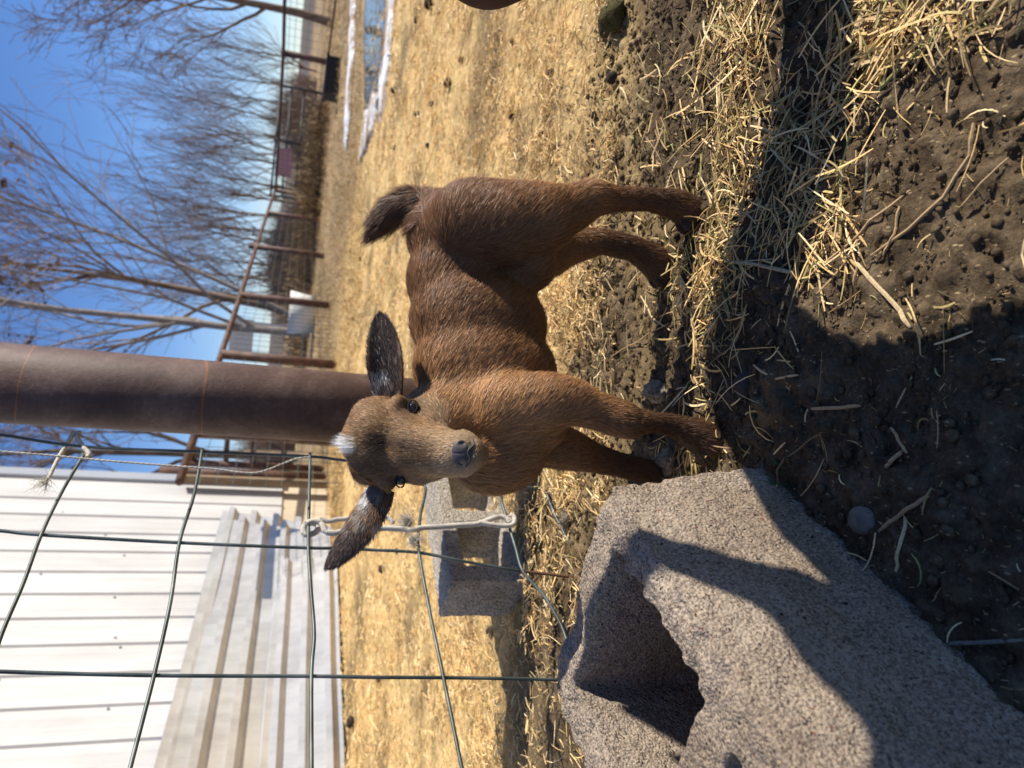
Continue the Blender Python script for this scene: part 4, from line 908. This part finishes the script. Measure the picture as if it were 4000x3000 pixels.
def sample(V, Q, n, seed, weight=None):
    rs = np.random.RandomState(seed); A = np.linalg.norm(np.cross(V[Q[:, 2]]-V[Q[:, 0]], V[Q[:, 3]]-V[Q[:, 1]]), axis=1)/2
    if weight is not None: A = A*weight[Q[:, 0]]
    k = rs.choice(len(Q), n, p=A/A.sum()); u = rs.rand(n, 1); v = rs.rand(n, 1); q = Q[k]
    return (1-u)*(1-v)*V[q[:, 0]]+u*(1-v)*V[q[:, 1]]+u*v*V[q[:, 2]]+(1-u)*v*V[q[:, 3]], k
def hairs(P, Nn, Dr, Ln, Wd, Cl, lift, seed, curve=.5, clump=0.0, jit=.16):
    """tapering strands as thin ribbons lying along the flow; vertex normals follow the hide"""
    rs = np.random.RandomState(seed); n = len(P); Dr = Dr+rs.normal(0, jit, (n, 3)); Dr /= np.linalg.norm(Dr, axis=1)[:, None]
    if clump:
        f = vnoise3(P*170, 91)-.5; g = vnoise3(P*170+31, 92)-.5; B = np.cross(Nn, Dr); Dr = Dr+B*(f*clump)[:, None]; lift = lift*(1+g*1.1)
    side = np.cross(Nn, Dr)+rs.normal(0, .35, (n, 3)); side /= np.linalg.norm(side, axis=1)[:, None]
    lift = np.broadcast_to(lift, n)[:, None]; K = 4; V = []; NV = []
    for i in range(K):
        t = i/(K-1); c = P+Ln[:, None]*(Dr*t*(1-.12*t*lift)+Nn*lift*(t-curve*t*t)); w = Wd[:, None]*(1-t)**.7*.5
        nn = Nn*.75+Dr*(-.15)+rs.normal(0, .10, (n, 3))*(i == 0)
        if i < K-1: V += [c-side*w, c+side*w]
        else: V += [c]
    V = np.stack(V, 1); m_ = V.shape[1]; b = (np.arange(n)*m_)[:, None, None]
    Q = (np.array([[0, 2, 3, 1], [2, 4, 5, 3]])[None]+b).reshape(-1, 4); T = (np.array([[4, 6, 5]])[None]+b).reshape(-1, 3)
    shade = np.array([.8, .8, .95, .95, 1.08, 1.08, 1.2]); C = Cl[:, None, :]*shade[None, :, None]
    Nrm = np.repeat((Nn*.8+rs.normal(0, .20, (n, 3))+Dr*(-.10))[:, None, :], m_, 1)
    return V.reshape(-1, 3), Q, T, np.clip(C.reshape(-1, 3), 0, 1), Nrm.reshape(-1, 3)
def hairobj(name, parts, parent):
    n = 0; Vs, Qs, Ts, Cs, Ns = [], [], [], [], []
    for V, Q, T, C, Nn in parts: Vs.append(V); Qs.append(Q+n); Ts.append(T+n); Cs.append(C); Ns.append(Nn); n += len(V)
    me = mesh_np(name, np.concatenate(Vs), np.concatenate(Qs), np.concatenate(Ts), True, np.concatenate(Cs))
    NN = np.concatenate(Ns); NN /= np.linalg.norm(NN, axis=1)[:, None]+1e-9; me.normals_split_custom_set_from_vertices(NN.astype(np.float32).tolist() if 0 else [tuple(v) for v in NN])
    return obj(name, me, MAT_FUR, parent)
parts = []
nose_c, _ = surf(993, 977)
NH = 260000
P, k = sample(GV, GQ, NH, 1); Nn = GN[GQ[k, 0]]; _q = P-CC; _d = _q @ FW; X = (2000+FPX*(_q @ VV)/_d)/D; Y = (1500-FPX*(_q @ UU)/_d)/D
facing = (Nn @ -FW) > -.35; clear = (np.linalg.norm(P-nose_c, axis=1) > .0125) & (P[:, 2] > .015)
for (p_, n_) in e_pos: clear &= np.linalg.norm(P-p_, axis=1) > .0068
sel = facing & clear; P, Nn, X, Y = P[sel], Nn[sel], X[sel], Y[sel]
Dr, h, tl, lg = comb_dir(P, Nn, X, Y); rs = np.random.RandomState(2)
Ln = (.013*(1-h)+.0055*h+.010*tl)*rs.uniform(.6, 1.15, len(P)); Ln *= 1-.42*lg*(1-h)
fet = sm(.045-P[:, 2], 0, .03); Ln += fet*.010; poll = np.exp(-(((X-757)/16)**2+((Y-958)/26)**2))*h; Ln += poll*.020
Ln *= 1-.55*h*sm(X, 960, 1000)
Cl = furcol(P, X, Y)*rs.uniform(.5, 1.5, (len(P), 1))*(1+rs.normal(0, .04, (len(P), 3)))
lift = .15+.25*fet+.75*poll+.45*tl+.03*(1-h)+.12*lg*(1-h)
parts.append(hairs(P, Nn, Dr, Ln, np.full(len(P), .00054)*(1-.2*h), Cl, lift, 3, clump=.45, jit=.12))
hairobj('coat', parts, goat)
# ears with their own hair
for ei, (b, t, w, s, fc, sg_) in enumerate(EARS):
    V, Q, ax, W, nb = ear(b, t, w, s, fc, sg_); EN = vnormals(V, Q); lay = np.arange(len(V)) < len(V)//2
    if (EN[lay] @ -FW).mean() < 0: Q = Q[:, ::-1]; EN = -EN
    T_ = np.clip(((V-b) @ ax)/np.linalg.norm(t-b), 0, 1)
    inner = np.array([.06, .042, .034]); outer = np.array([.17, .095, .055])
    col = np.where(lay[:, None], inner, outer)*np.ones((len(V), 1)); eo = obj('ear', mesh_np('ear', V, Q, None, True, col), MAT_SKIN, goat)
    P, k = sample(V, Q, 9000, 20+ei); Nn = EN[Q[k, 0]]; inn = lay[Q[k, 0]]; tt = np.clip(((P-b) @ ax)/np.linalg.norm(t-b), 0, 1)
    wv = np.cross(ax, -FW); wv /= np.linalg.norm(wv); sd_ = ((P-b) @ wv)/(w*.5); edge_ = sm(np.abs(sd_), .55, .95)
    cl = np.where(inn[:, None], inner*1.2, outer); cl = cl*(1-edge_[:, None]*.6)+np.array([.22, .13, .075])*edge_[:, None]*.6
    upw = (P-b) @ (-VV)/(w*.5)                                                     # towards the top edge of the ear
    wt_ = (sm(.38-tt, 0, .15)*sm(upw, .05, .5))[:, None]*.95; cl = cl*(1-wt_)+np.array([.85, .82, .78])*wt_
    if ei == 1:
        br2 = (sm(.60-tt, 0, .3)*sm(upw, -.9, .1))[:, None]*.85; cl = cl*(1-br2*(1-wt_))+np.array([.34, .19, .10])*br2*(1-wt_)
    tuft_ = (fbm3(P*90, 5, 2) > .62) & inn & (tt < .55); cl[tuft_] = np.array([.30, .24, .19]); rs = np.random.RandomState(30+ei)
    Dr = np.tile(ax, (len(P), 1))+wv[None]*(sd_*.45)[:, None]; Dr -= Nn*(Dr*Nn).sum(1)[:, None]; Dr /= np.linalg.norm(Dr, axis=1)[:, None]
    ln = np.where(inn, .006, .0055)*rs.uniform(.6, 1.2, len(P)); ln[tuft_] *= 1.9
    hairobj('ear_hair', [hairs(P, Nn, Dr, ln, np.full(len(P), .0006), cl*rs.uniform(.6, 1.4, (len(P), 1)), .28, 40+ei, clump=.6)], eo)
# eyes: ball, pupil slit, lids
for ie, (p_, n_) in enumerate(e_pos):
    n_ = n_*.55-FW*.6; n_ /= np.linalg.norm(n_); c = p_+FW*(.0054 if ie == 0 else .0066)-UU*(0 if ie == 0 else -.001); m = MB()
    m.ellipsoid(c, np.eye(3), (.0078,)*3, 24, 16); ey = obj('eye', m.mesh('eye', True), MAT_EYE, goat)
    u = UU-n_*(UU @ n_); u /= np.linalg.norm(u); v = np.cross(n_, u); v = v/np.linalg.norm(v)
    m = MB(); irV = [c+n_*.00795]+[c+(n_*cos(.62)+(u*cos(a)+v*sin(a))*sin(.62))*.00790 for a in np.arange(20)*2*pi/20]
    m.add(irV, T=[(0, 1+i, 1+(i+1) % 20) for i in range(20)]); MI = bpy.data.materials.get('iris') or newmat('iris', (.05, .045, .04), .15, spec=.6); obj('iris', m.mesh('iris', True), MI, ey)
    m = MB(); m.ellipsoid(c+n_*.0079, np.column_stack([u, v, n_]), (.0036, .0013, .0004), 14, 8); obj('pupil', m.mesh('pupil', True), MAT_EYE, ey)
    for sgn in (1, -1):
        ring = [c+(n_*.0068+(u*cos(a)*.0082+v*sin(a)*sgn*.0056)) for a in np.linspace(.05, pi-.05, 12)]
        m = MB(); m.tube(ring, [.0006]+[.0011]*10+[.0006], 6); obj('eyelid', m.mesh('lid', True), MAT_LID, goat)
# nose pad
pn_, nn_ = nose_c, None
m = MB(); nb_ = np.column_stack([VV, UU, FW])
m.ellipsoid(nose_c+FW*.0046-VV*.001, nb_, (.0108, .0150, .0056), 22, 14); m.ellipsoid(nose_c+FW*.0052+VV*.0065, nb_, (.008, .005, .005), 16, 10)
V_, Q_, T_ = remesh(m, .0011, 3); 
for sg in (1, -1):
    c = nose_c+UU*.0108*sg+VV*.001-FW*.001
    w_ = np.exp(-(((V_-c) @ UU/.0026)**2+((V_-c) @ VV/.0045)**2)); V_ += w_[:, None]*FW*.0035
w_ = np.exp(-(((V_-nose_c) @ UU/.0009)**2)); V_ += w_[:, None]*FW*.0008
obj('nose', mesh_np('nose', V_, Q_, None, True), MAT_NOSE, goat)
mp_ = []
for (x, y) in [(1022, 942), (1021, 955), (1019, 968), (1016, 982), (1011, 998), (1003, 1012)]:
    p_, n_ = surf(x, y); mp_.append(p_-FW*.0006)
m = MB(); m.tube(spline(mp_, 5), .0011, 5); obj('mouth_line', m.mesh('mouth', True), MAT_NOSE, goat)
# hooves: two claws each
for (x, y, d) in [(1562, 975, .945), (1436, 1040, 1.055), (1502, 482, 1.04), (1436, 600, 1.103)]:
    c = dat(x, y, d); c[2] = .013; m = MB()
    for s_ in (-1, 1):
        o = c+LAT*.0075*s_; 
        m.ellipsoid(o+UPZ*.000, AX, (.0175, .0082, .014), 14, 8)
    V_, Q_, T_ = remesh(m, .0018, 2); V_[:, 2] = np.maximum(V_[:, 2], .001); obj('hoof', mesh_np('hoof', V_, Q_, None, True), MAT_HOOF, goat)

# ------------------------------------------------------------------ the person squatting at the right edge
person = obj('person', None, None, label='person squatting at the right, only one brown trouser knee in view', cat='person'); person.location = (0, -.025, 0)
def body_part(name, chains, mat, vox=.012, it=6, ells=()):
    m = MB()
    for ch in chains:
        for a, b in zip(ch[:-1], ch[1:]): m.cone(a[:3], b[:3], a[3], b[3])
    for e in ells: m.ellipsoid(np.array(e[:3]), np.eye(3), e[3:6], 20, 14)
    V, Q, T = remesh(m, vox, it); V = V+vnormals(V, Q)*((fbm3(V*9, 3, 3)-.5)*.012 if vox > .008 else 0)[:, None] if vox > .008 else V
    return obj(name, mesh_np(name, V, Q, T if len(T) else None, True), mat, person)
KN = (.503, .834, .366, .070)
body_part('trousers', [[(.60, .715, .06, .062), (.585, .725, .20, .068), KN], [KN, (.58, .66, .53, .086), (.61, .55, .565, .105), (.64, .42, .57, .12), (.68, .22, .56, .12)],
                       [(1.08, .02, .06, .062), (1.08, .10, .22, .068), (1.06, .20, .42, .078), (.97, .2, .50, .095), (.84, .18, .55, .115)], [(.68, .2, .56, .13), (.84, .18, .56, .13)]], MAT_JEANS)
body_part('jacket', [[(.76, .18, .60, .15), (.72, .20, .82, .155), (.66, .24, 1.02, .135)], [(.58, .28, 1.06, .07), (.60, .38, .86, .066), (.60, .47, .71, .066), (.60, .55, .70, .066), (.60, .63, .715, .036), (.60, .70, .78, .027)],
                     [(.80, .24, 1.06, .07), (.62, .10, .84, .055), (.36, -.02, .64, .045), (.17, -.03, .58, .035)]], MAT_JACKET)
body_part('hand', [[(.60, .70, .78, .022), (.60, .74, .815, .026), (.60, .77, .84, .026)]]+[[(.60-.012*i+.02, .785, .85+.002*i, .010), (.60-.012*i+.02, .82, .88, .009), (.60-.012*i+.02, .85+.005*(i == 1), .905, .008)] for i in range(4)]+[[(.575, .74, .83, .012), (.56, .765, .855, .010), (.555, .785, .87, .009)]], MAT_FACE, .004, 3)
body_part('hand', [[(.17, -.03, .58, .022), (.13, -.035, .565, .028)]]+[[(.12, -.05, .54+.016*i, .010), (.085, -.05, .54+.016*i, .009), (.06, -.04, .54+.016*i, .008)] for i in range(4)]+[[(.135, -.01, .56, .012), (.10, .0-.012, .575, .010), (.075, -.014, .575, .009)]], MAT_FACE, .004, 3)
body_part('head', [[(.64, .25, 1.08, .055), (.60, .27, 1.16, .055)]], MAT_FACE, .006, 6, [(.575, .285, 1.25, .078, .095, .108), (.558, .36, 1.21, .055, .045, .06), (.556, .388, 1.225, .012, .018, .022), (.655, .28, 1.24, .012, .02, .03), (.498, .28, 1.24, .012, .02, .03)])
body_part('hair', [], MAT_HAIR, .006, 4, [(.578, .265, 1.275, .088, .098, .100)])
for x, y in ((.60, .715), (1.08, .02)): body_part('boot', [[(x, y-.035, .05, .052), (x, y+.045, .04, .045), (x, y+.085, .035, .035)], [(x, y-.005, .05, .055), (x, y, .14, .06)]], MAT_BLACK, .007)
m = MB(); m.box((-.005, -.012, -.078), (.005, -.004, .078)); 
m = MB(); m.box((-.038, -.020, -.08), (.038, -.012, .08), (np.column_stack([UU, FW, -VV]), CC-FW*.0)); obj('phone', m.mesh('phone'), MAT_BLACK, label='black phone held out at arm\'s length by the squatting person', cat='phone')
